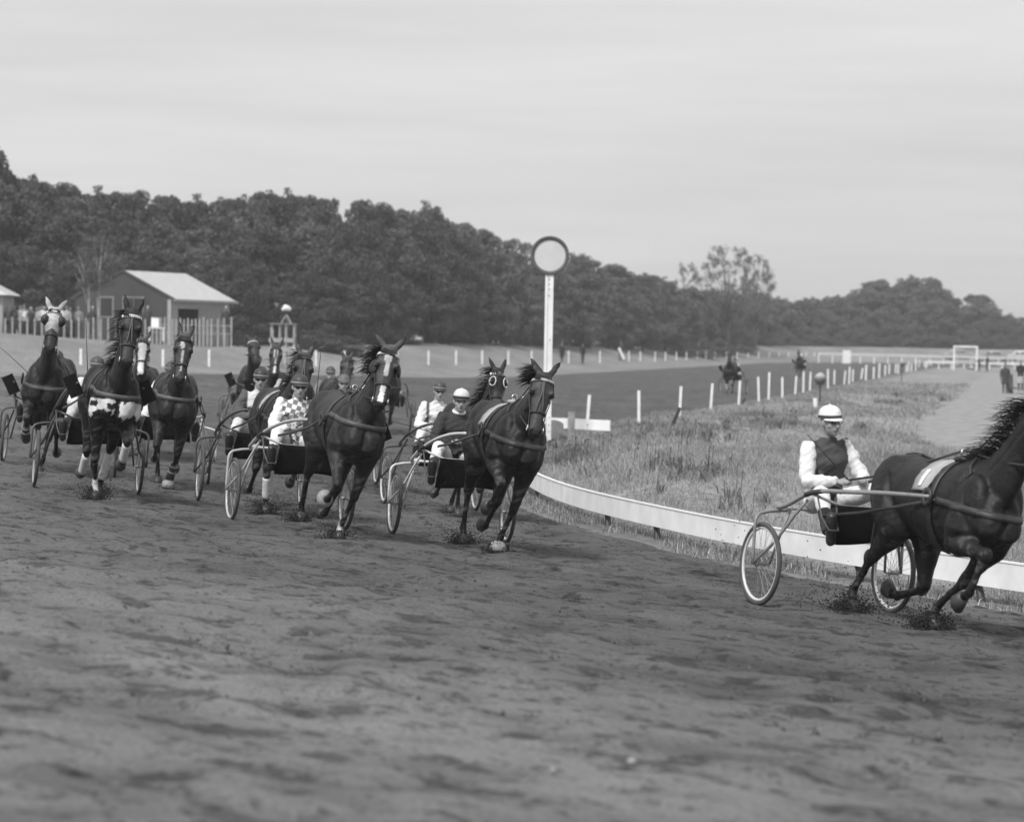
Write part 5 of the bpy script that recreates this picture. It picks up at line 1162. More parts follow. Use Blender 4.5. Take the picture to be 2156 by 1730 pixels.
# ------------------------------------------------------------------ shed, roof at the edge
def build_shed():
    D = 168.0; C = stand(357, D); C.z = at(357, 707, D).z; gx = Vector((-.925, .38, 0)); sx = Vector((.38, .925, 0)); root = empty('shed', Matrix.Translation(C)); tag(root, 'dark gabled shed with pale pitched roof and open sliding door', 'shed')
    he = at(357, 627, D).z - C.z; hp = at(253, 572, D + 2).z - C.z; W_ = 6.5; L_ = 7.4; t = .12; Z = Vector((0, 0, 1))
    dark = mat('shed_dark', .055, .85, .12, 1.0); pale = mat('shed_pale', .34, .8, .1, 2); roofm = mat('roof_pale', .50, .6, .08, 2)
    def P(a, b, z): return gx * a + sx * b + Z * z
    g = MB(); pr = [(0, -1.2), (W_, -1.2), (W_, he), (W_ / 2, hp), (0, he)]; vs = [P(a, 0, z) for a, z in pr] + [P(a, t, z) for a, z in pr]; n = 5
    g.add(vs, [(0, 1, 2, 3, 4), (9, 8, 7, 6, 5)] + [(i, i + 5, (i + 1) % 5 + 5, (i + 1) % 5) for i in range(5)]); g.build('gable_wall', dark, root, smooth=False)
    g = MB(); vs = [P(a, L_ - t, z) for a, z in pr] + [P(a, L_, z) for a, z in pr]; g.add(vs, [(0, 1, 2, 3, 4), (9, 8, 7, 6, 5)] + [(i, i + 5, (i + 1) % 5 + 5, (i + 1) % 5) for i in range(5)]); g.build('rear_wall', dark, root, smooth=False)
    def slab(name, a0, b0, z0, a1, b1, z1, m, par=root):
        q = MB(); vs = [P(a, b, z) for z in (z0, z1) for b in (b0, b1) for a in (a0, a1)]; q.add(vs, [(0, 2, 3, 1), (4, 5, 7, 6), (0, 1, 5, 4), (2, 6, 7, 3), (0, 4, 6, 2), (1, 3, 7, 5)]); return q.build(name, m, par, smooth=False)
    lin = he - .62
    slab('side_wall', 0, t + .003, -1.2, t, .85, lin, pale); slab('lintel', 0.002, t + .003, lin + .003, t, L_ - t - .003, he - .05, pale); slab('side_wall', 0, L_ - .8, -1.2, t, L_ - t - .003, lin, pale)
    dr = slab('sliding_door', -.06, 3.3, -1.2, -.012, L_ - .9, lin + .05, mat('door_grey', .27, .8, .1, 3))
    for k in range(5): slab('plank_joint', -.066, 3.6 + k * .62, -1.1, -.0605, 3.63 + k * .62, lin, mat('joint_dark', .12), dr)
    slab('far_wall', W_ - t, t + .003, -1.2, W_, L_ - t - .003, he - .03, dark); slab('floor', t + .01, t + .01, -.3, W_ - t - .01, L_ - t - .01, -.25, dark)
    for s in (0, 1):
        q = MB(); a0 = -.35 if s == 0 else W_ + .35; e0 = he - .35 * (hp - he) / (W_ / 2); k = 15
        rf = None
        for i in range(k):
            b0, b1 = -.05 + (L_ + .3) * i / k, -.05 + (L_ + .3) * (i + 1) / k - .02
            sh_ = MB(); vs = [P(a0, b0, e0), P(W_ / 2, b0, hp), P(W_ / 2, b1, hp), P(a0, b1, e0)]; vs = [p + Z * .03 for p in vs] + [p + Z * (.07) for p in vs]
            sh_.add(vs, [(3, 2, 1, 0), (4, 5, 6, 7), (0, 1, 5, 4), (1, 2, 6, 5), (2, 3, 7, 6), (3, 0, 4, 7)]); sh_.build('roof_sheet', roofm, root, smooth=False)
    for a_ in (-.36, W_ + .36): bb = MB(); bb.bar(P(a_, -.075, he - .36 * (hp - he) / (W_ / 2) + .03), P(W_ / 2, -.075, hp + .05), .04, .14); bb.build('barge_board', dark, root, smooth=False)
    fc = MB(); fc.bar(P(-.38, -.3, he - .14), P(-.38, L_ + .3, he - .14), .05, .14); fc.build('fascia', pale, root, smooth=False)
    # windows in the gable
    wm = mat('window_dark', .03, .25, spec=.6)
    for a0, a1 in ((3.95, 4.75), (2.55, 3.15), (1.9, 2.45)):
        f = slab('window', a0 - .1, -.05, 1.02, a1 + .1, -.012, 2.28, mat('window_frame', .24, .7)); slab('pane', a0, -.06, 1.10, a1, -.0525, 2.2, wm, f)
    slab('corner_board', -.03, -.04, -1.2, .22, -.012, he - .1, pale)
build_shed()
def build_edge_roof():
    D = 160; C = stand(-30, D); C.z = at(0, 705, D).z; root = empty('kiosk', Matrix.Translation(C)); tag(root, 'pale roof corner and grey wall at the left edge of the photo', 'kiosk')
    zr = at(0, 619, D).z - C.z; w = MB(); w.box((-.6, 2.2, zr / 2 - .3), (2.8, 3.6, zr + .4)); w.build('wall', mat('shed_pale', .34), root, smooth=False)
    r = MB(); ex = at(18, 622, D).x - C.x; r.add([(ex, .0, zr - .05), (ex, 4.3, zr - .05), (-3.5, 4.3, zr - .05), (-3.5, 0, zr - .05), (-.8, 0.8, zr + 1.0), (-.8, 3.5, zr + 1.0), (-1.4, 3.5, zr + 1.0), (-1.4, .8, zr + 1.0)], [(3, 2, 1, 0), (0, 1, 5, 4), (1, 2, 6, 5), (2, 3, 7, 6), (3, 0, 4, 7), (4, 5, 6, 7)]); r.build('roof', mat('roof_pale', .5), root, smooth=False)
build_edge_roof()

# ------------------------------------------------------------------ standing people (small in the picture)
def standing_mesh(seed, coat, trou, hat=None, walk=0.0, arms='down', long=False, skin=.28):
    b = MB(); rg = random.Random(seed); hc = Vector((0, .02, 1.63))
    b.ball(hc, (.078, .098, .118)); b.ball(hc + Vector((0, .09, -.02)), (.018, .025, .022)); b.tube([(0, -.01, 1.40), (0, .0, 1.55)], .055, 8)
    b.loft([((0, 0, .86), (.165, 0, 0), (0, .115, 0)), ((0, 0, 1.0), (.16, 0, 0), (0, .115, 0)), ((0, 0, 1.2), (.185, 0, 0), (0, .125, 0)), ((0, -.01, 1.36), (.19, 0, 0), (0, .11, 0)), ((0, -.01, 1.44), (.09, 0, 0), (0, .07, 0))], 12)
    if long: b.loft([((0, 0, .55), (.23, 0, 0), (0, .17, 0)), ((0, 0, .8), (.19, 0, 0), (0, .14, 0)), ((0, 0, 1.1), (.17, 0, 0), (0, .12, 0))], 12)
    for s in (1, -1):
        if arms == 'down': e, w = Vector((s * .255, -.03, 1.10)), Vector((s * .25, .08 + s * walk * .3, .86))
        elif arms == 'out': e, w = Vector((s * .38, .05, 1.22)), Vector((s * .60, .10, 1.34))
        else: e, w = Vector((s * .24, .06, 1.12)), Vector((s * .08, .24, 1.16))
        b.tube([(s * .16, -.01, 1.38), (s * .195, -.01, 1.34), e, w], [.06, .062, .05, .038], 8); b.ball(w + Vector((0, .01, -.06)) if arms == 'down' else w + Vector((0, .05, 0)), (.035, .04, .05))
        f = s * walk; b.tube([(s * .085, 0, .92), (s * .095, .04 + f * .25, .50), (s * .09, f * .5 - .01, .09)], [.095, .065, .045], 8); b.ball((s * .095, f * .5 + .06, .045), (.045, .125, .045))
    me = b.remesh('person', .026, 2, .4); n = len(me.vertices); V = np.empty(n * 3, np.float32); me.vertices.foreach_get('co', V); V = V.reshape(-1, 3)
    c = np.where(V[:, 2] > (.56 if long else .88), coat, trou); c = np.where(V[:, 2] > 1.47, skin, c); c = np.where((V[:, 2] > 1.68) | ((V[:, 1] < -.02) & (V[:, 2] > 1.56)), .04 if hat is None else hat, c); c = np.where(V[:, 2] < .09, .02, c)
    hd = (np.abs(V[:, 0]) > .2) & (V[:, 2] < .84) & (V[:, 2] > .6) & (arms == 'down') & (not long); c = np.where(hd, skin, c)
    vattr(me, 'tone', c); me.materials.append(mat('cloth', .5, .85, .10, 25, attr='tone', bump=.15, bscale=60, spec=.2)); return me
def person(me, p, yawdeg, label, group=None, s=1.0):
    o = bpy.data.objects.new('person', me); COL.objects.link(o); o.location = p; o.rotation_euler = (0, 0, R(yawdeg)); o.scale = (s, s, s); tag(o, label, 'person', group); return o
CROWD = [standing_mesh(i, c, t, h, 0, a) for i, (c, t, h, a) in enumerate(((.6, .05, None, 'fold'), (.05, .04, .5, 'down'), (.35, .06, None, 'down'), (.10, .05, .05, 'fold'), (.5, .25, .6, 'fold'), (.2, .04, .1, 'down')))]
rc = random.Random(11); u = -12; nr = [0, 0]
FD = 160.0
while u < 152:
    for row in range(2):
        D = FD + 1.0 + row * .9; g = stand(u + rc.uniform(-4, 4), D); g.z = at(u, 706, FD).z + .02
        nr[row] += 1; person(rc.choice(CROWD), g, 180 + rc.uniform(-40, 40), '%s spectator from the left in the %s row behind the picket fence' % (ordn(nr[row] - 1), ('front', 'rear')[row]), 'crowd behind the picket fence', rc.uniform(.9, 1.02))
    u += rc.uniform(10, 15)
for u, lab in ((163, 'spectator standing just right of the crowd at the fence'), (192, 'spectator by the fence left of the shed window'), (308, 'spectator behind the fence in front of the shed wall'), (473, 'spectator at the right end of the picket fence')):
    D = FD + 1.2; g = stand(u, D); g.z = at(u, 707, FD).z; person(rc.choice(CROWD), g, 180 + rc.uniform(-30, 30), lab, None, .97)
def build_picket():
    root = empty('picket_fence', Matrix.Translation(Vector((at(240, 708, FD).x, FD, at(240, 708, FD).z)))); tag(root, 'pale picket fence in front of the crowd and shed', 'fence'); off = -root.location; pm_ = mat('picket_pale', .34, .8, .2, 3)
    us = list(np.arange(-20, 326, 15.5)) + list(np.arange(330, 450, 8.2)) + [459, 472, 487]
    for u in us:
        b = at(u, 712, FD); t = at(u + rc.uniform(-.6, .6), 670 + rc.uniform(-3, 3), FD); m = MB(); m.bar(b + off - Vector((0, 0, .5)), t + off, .085, .05, up=(0, -1, 0)); m.build('picket', pm_, root, smooth=False)
    for v in (684, 701):
        m = MB(); m.bar(at(322, v - 1, FD + .06) + off, at(490, v + 2, FD + .06) + off, .03, .04); m.build('rail', pm_, root, smooth=False)
build_picket()
o = MB(); 
def build_seated():
    # a pale chair-like bench and a low group sitting in front of the fence
    g = at(325, 706, FD - 2.5); root = empty('garden_chair', Matrix.Translation(g)); tag(root, 'small white chair in front of the picket fence', 'chair')
    m = MB(); m.box((0, .25, .72), (.42, .05, .5)); m.build('backrest', WHITE, root, smooth=False); m = MB(); m.box((.12, 0, .42), (.9, .5, .06)); m.build('seat', WHITE, root, smooth=False)
    for x in (-.28, .5):
        for y in (-.2, .2): m = MB(); m.bar((x, y, -.3), (x, y, .388), .05, .05); m.build('leg', WHITE, root, smooth=False)
build_seated()

# ------------------------------------------------------------------ filming platform
def build_platform():
    D = 150.0; b = stand(597, D); zt = at(597, 682, D).z; root = empty('filming_platform', Matrix.Translation(b)); tag(root, 'wooden filming platform on posts before the wood', 'platform'); wood = mat('pale_wood', .26, .85, .2, 4); H = zt - b.z; x0, x1 = at(569, 682, D).x - b.x, at(626, 682, D).x - b.x
    for k in range(7): m = MB(); y = -.6 + k * .2; m.bar((x0, y, H), (x1, y, H), .185, .05); m.build('deck_plank', wood, root, smooth=False)
    for x in (x0 + .12, x0 + .55, x1 - .55, x1 - .12):
        for y in (-.55, .55): m = MB(); m.bar((x, y, -.3), (x, y, H - .03), .09, .09); m.build('post', mat('pale_wood2', .34, .85, .2, 4), root, smooth=False)
    for z in (H * .62, H * .40): m = MB(); m.bar((x0, -.62, z), (x1 - .1, -.62, z), .03, .22); m.build('side_board', mat('pale_wood2', .34), root, smooth=False)
    m = MB(); m.bar((x1 - .15, -.7, H * .45), (x1 + .78, -.9, H * .18), .12, .05); m.build('ramp', WHITE, root, smooth=False)
    # camera on a tripod under a white cover
    c = at(603, 682, D); c.z = zt + .03; t = empty('film_camera', Matrix.Translation(c)); tag(t, 'film camera under a white cover on a wooden tripod', 'camera'); apex = Vector((0, 0, at(603, 662, D).z - c.z))
    for dx, dy in ((-.26, -.2), (.27, -.2), (0, .35)): m = MB(); m.bar((dx, dy, 0), apex, .05, .05); m.build('tripod_leg', mat('pale_wood2', .34), t, smooth=False)
    m = MB(); m.tube([apex, apex + Vector((0, 0, .14))], .06, 10); m.build('head', mat('iron_dark', .03), t)
    m = MB(); cz = apex + Vector((0, 0, .33)); m.ball(cz, (.20, .22, .15)); m.ball(cz + Vector((.12, -.02, -.04)), (.14, .16, .12)); m.ball(cz + Vector((-.06, 0, .09)), (.13, .15, .10)); m.ball(cz + Vector((-.17, 0, -.06)), (.1, .14, .1)); me = m.remesh('cover', .02, 2); link('cover', me, mat('cover_white', .75, .8, .1, 6, bump=.5, bscale=8), t)
    g = at(582, 682, D + .3); g.z = zt + .026; g.z = min(g.z, at(582, 636, D).z - 1.74); person(standing_mesh(55, .02, .03, None, 0, 'fold'), g, 160, 'man in black standing at the filming platform')
build_platform()

# ------------------------------------------------------------------ men walking on the far grass
for (u, v, w, coat, lab) in ((1182.7, 764, .35, .02, 'man in dark coat walking just right of the winning post'), (1226.5, 766, .2, .02, 'man in dark suit walking alone, second right of the winning post'), (1307, 761, .15, .05, 'man carrying a white board on the far grass')):
    g = hit(u, v); D = (g - CAM).dot(_fw); me = standing_mesh(int(u), coat, .02, .03 if u < 1200 else None, w, 'down', long=u < 1200); hgt = 42 * D / F; person(me, g, 180 + (25 if u < 1250 else -20), lab, 'men walking on the far grass', hgt / 1.76)
g = hit(1307, 761); D = (g - CAM).dot(_fw) - .3; m = MB(); a, b = at(1303, 732, D), at(1314, 756, D); m.bar(a, b, .22, .03, up=(0, -1, 0)); o = m.build('board', WHITE, smooth=False); tag(o, 'white board carried by a man on the far grass', 'board')
# ------------------------------------------------------------------ far right: goal frame, rails, cars, tractor, men
def build_goal():
    b = hit(2008, 778.5); D = (b - CAM).dot(_fw); root = empty('goal_frame', Matrix.Translation(b)); tag(root, 'white rectangular goal-like frame on the far infield', 'frame'); W_ = 48 * D / F; H = 48.5 * D / F
    for x in (0, W_): m = MB(); m.bar((x, 0, -.2), (x, 0, H - .1), .17, .12, up=(0, -1, 0)); m.build('upright', WHITE, root, smooth=False)
    m = MB(); m.bar((-.085, 0, H), (W_ + .085, 0, H), .12, .2); m.build('crossbar', WHITE, root, smooth=False)
    for z, g_ in ((H * .80, .2), (H * .42, .4), (H * .30, .25)): m = MB(); m.bar((.1, .02, z), (W_ - .1, .02, z), .05, .12); m.build('slat', mat('slat_%g' % g_, g_), root, smooth=False)
    g2 = Vector((b.x + 1.7, b.y - .5, b.z)); m = MB(); m.ball((0, 0, .1), (.45, .3, .18)); m.ball((.12, 0, .28), (.2, .2, .16)); me = m.remesh('heap', .04, 2); vattr(me, 'tone', np.array([.5 if v.co.z > .22 else .05 for v in me.vertices])); o = link('sack_heap', me, MATS['cloth']); o.location = g2; tag(o, 'small dark heap with pale top under the goal frame', 'heap')
build_goal()
for u, v0, v1, arms, lab in ((2061, 782, 752, 'out', 'man with arms spread beside the goal frame'), (2078.5, 782, 746, 'down', 'man in black standing right of the goal frame')):
    g = hit(u, v0); D = (g - CAM).dot(_fw); person(standing_mesh(int(u), .02, .02, .03, .05, arms), g, 180 if arms == 'out' else 100, lab, None, (v0 - v1) * D / F / 1.76)
def far_rail(pts, label, z0, h, step=3.0):
    root = empty('far_rail', Matrix.Translation(pts[0])); tag(root, label, 'rail'); off = -pts[0]
    for a, b in zip(pts[:-1], pts[1:]):
        m = MB(); m.bar(a + off + Vector((0, 0, z0)), b + off + Vector((0, 0, z0)), .06, h); m.build('board', WHITE, root, smooth=False)
        m = MB(); g = zat(a.x, a.y); m.bar(Vector((a.x, a.y + .06, g - .3)) + off, a + off + Vector((0, .06, z0)), .12, .12); m.build('post', WHITE, root, smooth=False)
def line(u0, v0, u1, v1, D0, D1, n): return [at(lerp(u0, u1, i / n), lerp(v0, v1, i / n), lerp(D0, D1, i / n)) for i in range(n + 1)]
far_rail(line(1724, 744, 2190, 755.5, 352, 372, 16), 'long white rail across the far end of the course', 0, .30)
far_rail(line(1950, 761.5, 2190, 767, 318, 322, 9), 'second lower white rail at far right', 0, .24)
g = stand(1780, 350); g.z = at(1780, 751, 350).z; m = MB(); m.box((0, 0, .0), (1.0, .8, 1.6), taper=.94); o = m.build('white_box', WHITE, smooth=False); o.location = g; tag(o, 'white box at the end of the far white rail', 'box')
def car(u, D, g, label, yawd):
    p = stand(u, D); p.z = max(p.z, at(u, 761, D).z) ; root = empty('parked_car', Matrix.Translation(p) @ Matrix.Rotation(R(yawd), 4, 'Z')); tag(root, label, 'car', 'cars parked behind the far rail'); bm = mat('car_%g' % g, g, .35, spec=.5)
    b = MB(); pr = [(-2.0, .35), (-2.02, .75), (-1.6, .92), (-1.1, .95), (1.0, .95), (1.9, .82), (2.05, .55), (2.0, .33)]; vs = [(x, y, z) for y in (-.78, .78) for x, z in pr]; n = len(pr)
    b.add(vs, [tuple(range(n)), tuple(range(2 * n - 1, n - 1, -1))] + [(i, i + n, (i + 1) % n + n, (i + 1) % n) for i in range(n)]); b.build('body', bm, root, smooth=False)
    c = MB(); c.loft([((-.15, 0, .93), (1.25, 0, 0), (0, .70, 0)), ((-.15, 0, 1.2), (1.1, 0, 0), (0, .66, 0)), ((-.15, 0, 1.38), (.85, 0, 0), (0, .55, 0)), ((-.15, 0, 1.46), (.5, 0, 0), (0, .35, 0))], 20); c.build('roof', bm, root)
    for s in (-1, 1):
        for a in (-.75, .0, .55): w = MB(); w.box((a - .1, s * .675, 1.13), (.48, .05, .24)); w.build('window', mat('window_dark', .03), root, smooth=False)
        for x in (-1.25, 1.25): w = MB(); w.tube([(x, s * .70, .32), (x, s * .84, .32)], .32, 16); w.build('wheel', mat('tyre_rubber', .07), root)
car(2016, 388, .35, 'rounded grey car seen through the goal frame', 8); car(2092, 388, .30, 'rounded grey car right of the goal frame', -6); car(2150, 386, .55, 'pale car at the right edge behind the rail', 4)
def build_tractor():
    p = stand(2147, 156); root = empty('tractor', Matrix.Translation(p) @ Matrix.Rotation(R(168), 4, 'Z')); tag(root, 'small grey tractor on the sandy path at right edge', 'tractor'); gm = mat('tractor_grey', .18, .6, .2, 4); rb = mat('tyre_rubber', .07)
    m = MB(); m.box((0, .55, .75), (.42, 1.1, .4), taper=.9); m.build('hood', gm, root, smooth=False); m = MB(); m.box((0, 1.12, .75), (.36, .04, .36)); m.build('grille', mat('pale_wood2', .34), root, smooth=False)
    for s in (-1, 1):
        m = MB(); c = Vector((s * .55, -.35, .5)); m.tube([c - Vector((.13, 0, 0)), c - Vector((.11, 0, 0)), c + Vector((.11, 0, 0)), c + Vector((.13, 0, 0))], [.42, .5, .5, .42], 22); w = m.build('rear_wheel', rb, root); m = MB(); m.tube([c - Vector((.14, 0, 0)), c + Vector((.14, 0, 0))], .22, 14); m.build('hub', mat('pale_wood2', .34), w)
        m = MB(); c = Vector((s * .42, .95, .3)); m.tube([c - Vector((.07, 0, 0)), c + Vector((.07, 0, 0))], .3, 18); w = m.build('front_wheel', rb, root); m = MB(); m.tube([c - Vector((.08, 0, 0)), c + Vector((.08, 0, 0))], .12, 12); m.build('hub', mat('pale_wood2', .34), w)
        m = MB(); m.box((s * .5, -.35, 1.04), (.26, .7, .05)); m.build('mudguard', gm, root, smooth=False)
    m = MB(); m.tube([(-.42, .95, .3), (.42, .95, .3)], .05, 8); m.build('front_axle', gm, root); m = MB(); m.box((0, -.5, .85), (.4, .35, .08)); m.build('seat', gm, root, smooth=False); m = MB(); m.tube([(0, .0, .9), (0, -.2, 1.15)], .02, 6); m.build('steering_column', gm, root)
    m = MB(); m.tube([Vector((.17 * math.cos(R(a)), -.2 + .1 * math.sin(R(a)), 1.15 + .13 * math.sin(R(a)))) for a in range(0, 360, 30)], .016, 6, closed=True); m.build('steering_wheel', rb, root)
    q = root.matrix_world @ Vector((0, -.45, .12)); person(standing_mesh(8, .02, .03, .1, .55, 'fold'), q, 168, 'man in black seated on the tractor at right edge', None, .98)
    g = stand(2115, 155); person(standing_mesh(9, .05, .03, .05, .06, 'down', long=True), g, 175, 'man in long dark coat standing left of the tractor', None, 66 * 155 / F / 1.76)
build_tractor()
def ball_lamp(u, v0, vc, r, label, D=None):
    b = hit(u, v0) if D is None else stand(u, D); D = (b - CAM).dot(_fw); root = empty('loudspeaker', Matrix.Translation(b)); tag(root, label, 'loudspeaker'); z = at(u, vc, D).z - b.z; rr = r * D / F
    m = MB(); m.tube([(0, 0, -.2), (0, 0, z)], .03, 8); m.build('pole', mat('iron_dark', .03), root)
    m = MB(); m.loft([((0, 0, z - rr), (rr * .55, 0, 0), (0, rr * .55, 0)), ((0, 0, z - rr * .3), (rr * .95, 0, 0), (0, rr * .95, 0)), ((0, 0, z + .0), (rr, 0, 0), (0, rr, 0))], 16); m.build('lower_shell', mat('speaker_dark', .10, .6), root)
    m = MB(); m.loft([((0, 0, z + .01), (rr * .98, 0, 0), (0, rr * .98, 0)), ((0, 0, z + rr * .6), (rr * .75, 0, 0), (0, rr * .75, 0)), ((0, 0, z + rr), (rr * .2, 0, 0), (0, rr * .2, 0))], 16); m.build('upper_shell', mat('speaker_pale', .38, .6), root)
ball_lamp(1726, 853, 797, 13, 'round pale loudspeaker on a dark pole beside the infield posts'); u_, v_ = z2(1400, 690); ball_lamp(u_, z2(1400, 812)[1], v_ + 3, 6.5, 'small round loudspeaker farther along the infield posts')
post(1716, 858, 1716, 838, 'short white stub by the loudspeaker pole', None, .14, None, 'stub_post')
# ------------------------------------------------------------------ grass blades of the infield, verge tufts, weeds (uncountable: stuff)
def blades(name, X, Y, H, Wd, tone, lean=.45, seed=1, label='', m=None):
    rng = np.random.default_rng(seed); n = len(X); z = zsurf(X, Y); a = rng.random(n) * 2 * math.pi
    dx, dy = np.cos(a), np.sin(a); l = rng.random(n) * lean; wa = rng.random(n) * 6.28
    wx, wy = np.cos(wa) * Wd / 2, np.sin(wa) * Wd / 2
    B = np.stack([X, Y, z - .02], 1); M_ = B + np.stack([dx * l * H * .35, dy * l * H * .35, H * .55], 1); T = B + np.stack([dx * l * H, dy * l * H, H * (1 - .35 * l)], 1)
    Wv = np.stack([wx, wy, np.zeros(n)], 1)
    V = np.stack([B - Wv, B + Wv, M_ + Wv * .8, M_ - Wv * .8, T], 1).reshape(-1, 3); k = np.arange(n)[:, None] * 5
    me = bpy.data.meshes.new(name); tri = np.concatenate([k + np.array([[0, 1, 2]]), k + np.array([[0, 2, 3]]), k + np.array([[3, 2, 4]])], 0); me = arr_mesh(name, V, tri)
    vattr(me, 'tone', np.repeat(tone, 5)); o = link(name, me, m or GRASSM); tag(o, label, 'grass', kind='stuff'); return o
GRASSM = mat('grass_blade', .2, .8, attr='tone', trans=.35, spec=.1, island=.25)
def scatter(n, rmin, rmax, amin, amax, seed):
    rng = np.random.default_rng(seed); r = np.exp(rng.uniform(math.log(rmin), math.log(rmax), n)); a = np.radians(rng.uniform(amin, amax, n)); return np.sin(a) * r, np.cos(a) * r, r
X, Y, r = scatter(460000, 19, 190, -3, 22, 5); d, _ = sdist(X, Y); pm = pathmask(X, Y); k = (d < -.25) & (pm < .3); X, Y, r, d = X[k], Y[k], r[k], d[k]
rng = np.random.default_rng(9); patch = fbm(X * .9, Y * .5, 3, 14); pt2 = fbm(X * .25, Y * .12, 3, 15); s = np.clip(r / 34, .8, 4)
H = (.05 + .10 * sstep(.3, .75, patch)) * (.5 + rng.random(len(X))) * np.clip(s, 1, 1.5) * (.65 + .5 * sstep(.0, 1.5, -d))
tone = (.295 + .30 * (pt2 - .5)) * (.72 + .5 * rng.random(len(X))) * (.72 + .5 * patch)
blades('infield_grass', X, Y, H, .009 * s, tone, 2.0, 3, 'rough pale grass covering the infield')
# ragged verge under and before the rail
n = 26000; si = rng.uniform(_len[int(np.argmin(np.abs(INNER[:, 1] - 15) + (INNER[:, 0] > 20) * 99))], _len[int(np.argmin(np.abs(INNER[:, 1] - 100)))], n)
dd = rng.normal(.05, .28, n); ix, iy = np.interp(si, _len, INNER[:, 0]), np.interp(si, _len, INNER[:, 1]); tx, ty = np.interp(si, _len, _tan[:, 0]), np.interp(si, _len, _tan[:, 1])
tuft = fbm(si * 1.2, dd * 2, 3, 33); kk = (tuft > .46) & (dd < .75) & ((dd < .15) | (tuft > .56)); si, dd, ix, iy, tx, ty = [q[kk] for q in (si, dd, ix, iy, tx, ty)]
X, Y = ix - ty * dd, iy + tx * dd
blades('verge_grass', X, Y, .07 + .13 * rng.random(len(X)), np.full(len(X), .011), .34 * (.4 + rng.random(len(X))), 1.2, 4, 'ragged grass verge along the low white rail')
# darker weeds and seed heads in patches
WEED = mat('weed_dark', .15, .85, attr='tone', island=.3, trans=.2, spec=.1)
rw = random.Random(4); C_ = []
for u, v, su, sv, m_ in ((1215, 975, 45, 22, 60), (1190, 960, 25, 20, 30), (1380, 985, 60, 25, 26), (1330, 935, 50, 14, 14), (1430, 920, 90, 12, 16), (1500, 905, 120, 18, 20), (1620, 900, 60, 14, 16), (1470, 1010, 60, 20, 18), (1350, 905, 40, 10, 10), (1800, 905, 40, 10, 10), (1950, 830, 60, 14, 14), (1900, 850, 40, 8, 10), (1560, 1060, 60, 20, 10)):
    for q in range(m_ // 2):
        p = hit(rw.gauss(u, su * .6), rw.gauss(v, sv * .6)); C_.append(p)
V = []; T_ = []
rn = np.random.default_rng(8); ks = [(p.x + rn.normal(0, .10, 26), p.y + rn.normal(0, .22, 26)) for p in C_]; X = np.concatenate([a for a, b in ks]); Y = np.concatenate([b for a, b in ks]); d, _ = sdist(X, Y); q = d < -.4; X, Y = X[q], Y[q]; r = np.hypot(X, Y)
blades('weeds', X, Y, .10 + .18 * rn.random(len(X)), .020 * np.clip(r / 36, .8, 3), .17 * (.5 + rn.random(len(X))), .7, 6, 'dark broad-leaved weeds growing in clumps through the infield', WEED)
def seedheads():
    V = []; F_ = []; n = 0; mb = MB()
    for p in C_[::3]:
        for q in range(2):
            x, y = p.x + rw.gauss(0, .25), p.y + rw.gauss(0, .4)
            if sdist(x, y)[0][0] > -.5: continue
            z = zat(x, y); h = rw.uniform(.3, .5); s = .009 * max(.8, y / 40); mb.tube([(x, y, z), (x + .02, y, z + h)], .004, 3, cap=False); mb.ball((x + .02, y, z + h), (s, s, s * 1.3), None, 5, 4)
    o = mb.build('seed_heads', mat('seed_dark', .03, .9)); tag(o, 'dark dried seed heads standing above the infield grass', 'weeds', kind='stuff')
seedheads()
# ------------------------------------------------------------------ soil: loose clods on the track, spray from the hooves
def clods(name, P_, S_, m, label, seed=0):
    rng = np.random.default_rng(seed); n = len(P_); base = np.array([(1, 0, -.4), (-.5, .87, -.4), (-.5, -.87, -.4), (0, 0, .9), (.2, .1, -.9)]); V = base[None] * (.6 + .8 * rng.random((n, 5, 1))); a = rng.random(n) * 6.28; c, s = np.cos(a), np.sin(a)
    W = V.copy(); W[:, :, 0] = V[:, :, 0] * c[:, None] - V[:, :, 1] * s[:, None]; W[:, :, 1] = V[:, :, 0] * s[:, None] + V[:, :, 1] * c[:, None]; W = W * np.asarray(S_)[:, None, None] + np.asarray(P_)[:, None]
    f = np.array([(0, 1, 3), (1, 2, 3), (2, 0, 3), (1, 0, 4), (2, 1, 4), (0, 2, 4)]); Fc = (np.arange(n)[:, None, None] * 5 + f[None]).reshape(-1, 3)
    o = link(name, arr_mesh(name, W.reshape(-1, 3), Fc), m); tag(o, label, 'soil', kind='stuff'); return o
SOIL = mat('loose_soil', .10, .95, island=.5, spec=.1); SOILD = mat('damp_soil', .035, .95, island=.5, spec=.1)
X, Y, r = scatter(16000, 12, 60, -16, 16, 21); d, _ = sdist(X, Y); cl = fbm(X * 1.3, Y * .8, 3, 41); k = (d > .3) & (d < WIDTH - .3) & (cl > .47); X, Y, r = X[k], Y[k], r[k]
clods('loose_clods', np.stack([X, Y, zsurf(X, Y) + .0], 1), np.random.default_rng(2).gamma(1.6, .0036, len(X)), SOIL, 'loose clods of soil strewn over the track')
P_ = []; S_ = []; rs = np.random.default_rng(17)
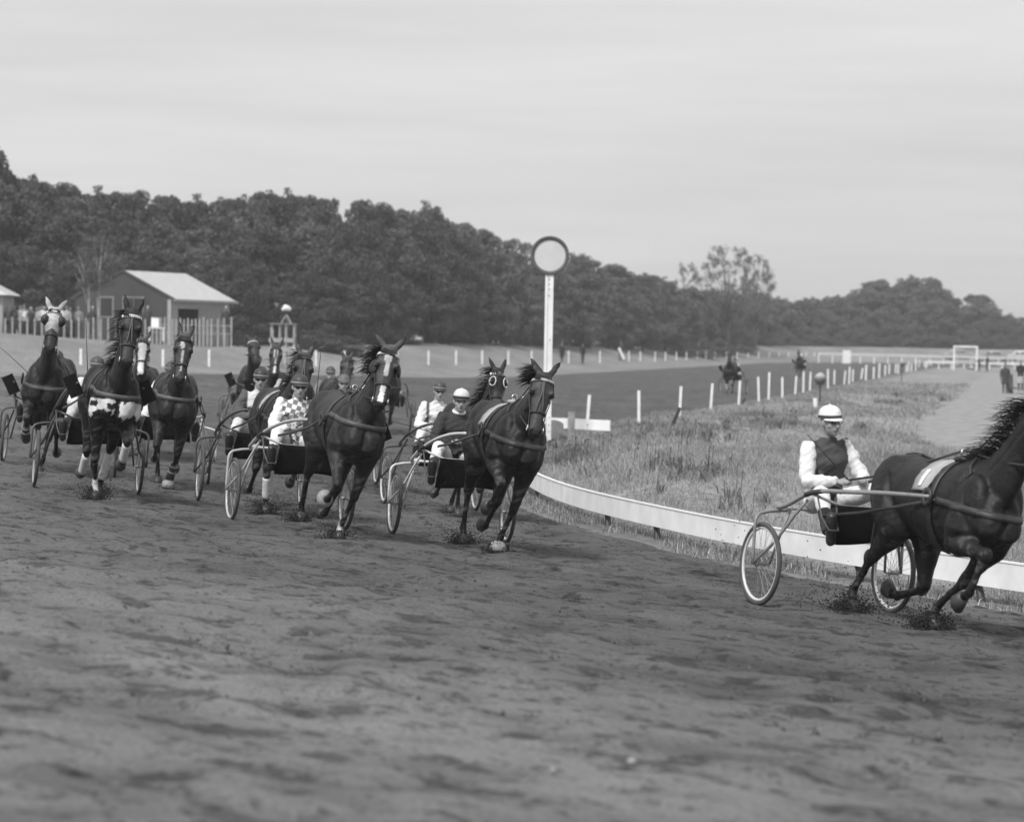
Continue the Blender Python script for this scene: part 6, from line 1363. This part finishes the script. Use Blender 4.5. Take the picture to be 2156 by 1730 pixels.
for q, f in DIRT:
    D = (q - CAM).dot(_fw); n = 3000 if D < 27 else 1700 if D < 36 else (260 if D < 70 else 40); fx = np.array(f)
    ang = rs.random(n) * 6.28; el = rs.random(n) ** 1.2 * 1.5; rad = np.abs(rs.normal(0, .085 if D < 27 else .066, n)) + .02
    dv = np.stack([np.cos(ang) * np.cos(el), np.sin(ang) * np.cos(el), np.sin(el)], 1) * rad[:, None] * np.array([1.3, 1.3, .8]); dv -= fx[None] * .04
    P_.append(np.array(q)[None] + dv + np.array([0, 0, .0])); S_.append(.004 + .008 * rs.random(n))
    n2 = n // 7; dv = rs.normal(size=(n2, 3)) * np.array([.20, .2, .14]) - fx[None] * .25; dv[:, 2] = np.abs(dv[:, 2]) + .02; P_.append(np.array(q)[None] + dv); S_.append(.003 + .007 * rs.random(n2))
clods('hoof_spray', np.concatenate(P_), np.concatenate(S_), SOILD, 'dark soil thrown up round the hooves striking the track', 3)
P_ = []; S_ = []
for u, v, D, n, su, sv in ((865, 1035, 31.5, 260, .16, .16), (1535, 1200, 25.5, 150, .12, .2), (885, 1010, 31.0, 160, .3, .14), (130, 1040, 33, 60, .3, .12)):
    c = at(u, v, D); P_.append(np.array(c)[None] + rs.normal(size=(n, 3)) * np.array([su, .3, sv])); S_.append(.003 + .005 * rs.random(n))
clods('flying_clods', np.concatenate(P_), np.concatenate(S_), SOILD, 'specks of soil flying up behind the sulky wheels', 5)
for u, v, r_ in ((1330, 1608, .020), (1165, 1625, .013), (1210, 1415, .009)):
    p = hit(u, v); m = MB(); m.ball((0, 0, r_ * .5), (r_, r_ * .9, r_ * .75), None, 10, 7); o = m.build('pebble', mat('pebble_white', .30, .7, .15, 30)); o.location = p; tag(o, {1330: 'pale pebble in the blurred foreground, the largest', 1165: 'pale pebble left of the largest one in the foreground', 1210: 'tiny pale pebble in mid foreground'}[u], 'pebble', 'pebbles on the track')
# ------------------------------------------------------------------ thin autumn haze
def build_haze():
    m = MB(); m.box((0, 0, 8.6), (3220, 3220, 20.8)); hm = bpy.data.materials.new('haze_air'); hm.use_nodes = True; nt = hm.node_tree; nt.nodes.clear(); v = N(nt, 'ShaderNodeVolumePrincipled'); v.inputs['Color'].default_value = (.95, .95, .95, 1); v.inputs['Density'].default_value = .0005; v.inputs['Anisotropy'].default_value = .2
    o_ = N(nt, 'ShaderNodeOutputMaterial'); nt.links.new(v.outputs[0], o_.inputs['Volume']); o = m.build('haze', hm, smooth=False); tag(o, 'thin pale haze in the air over the racecourse', 'haze', kind='stuff')
build_haze()
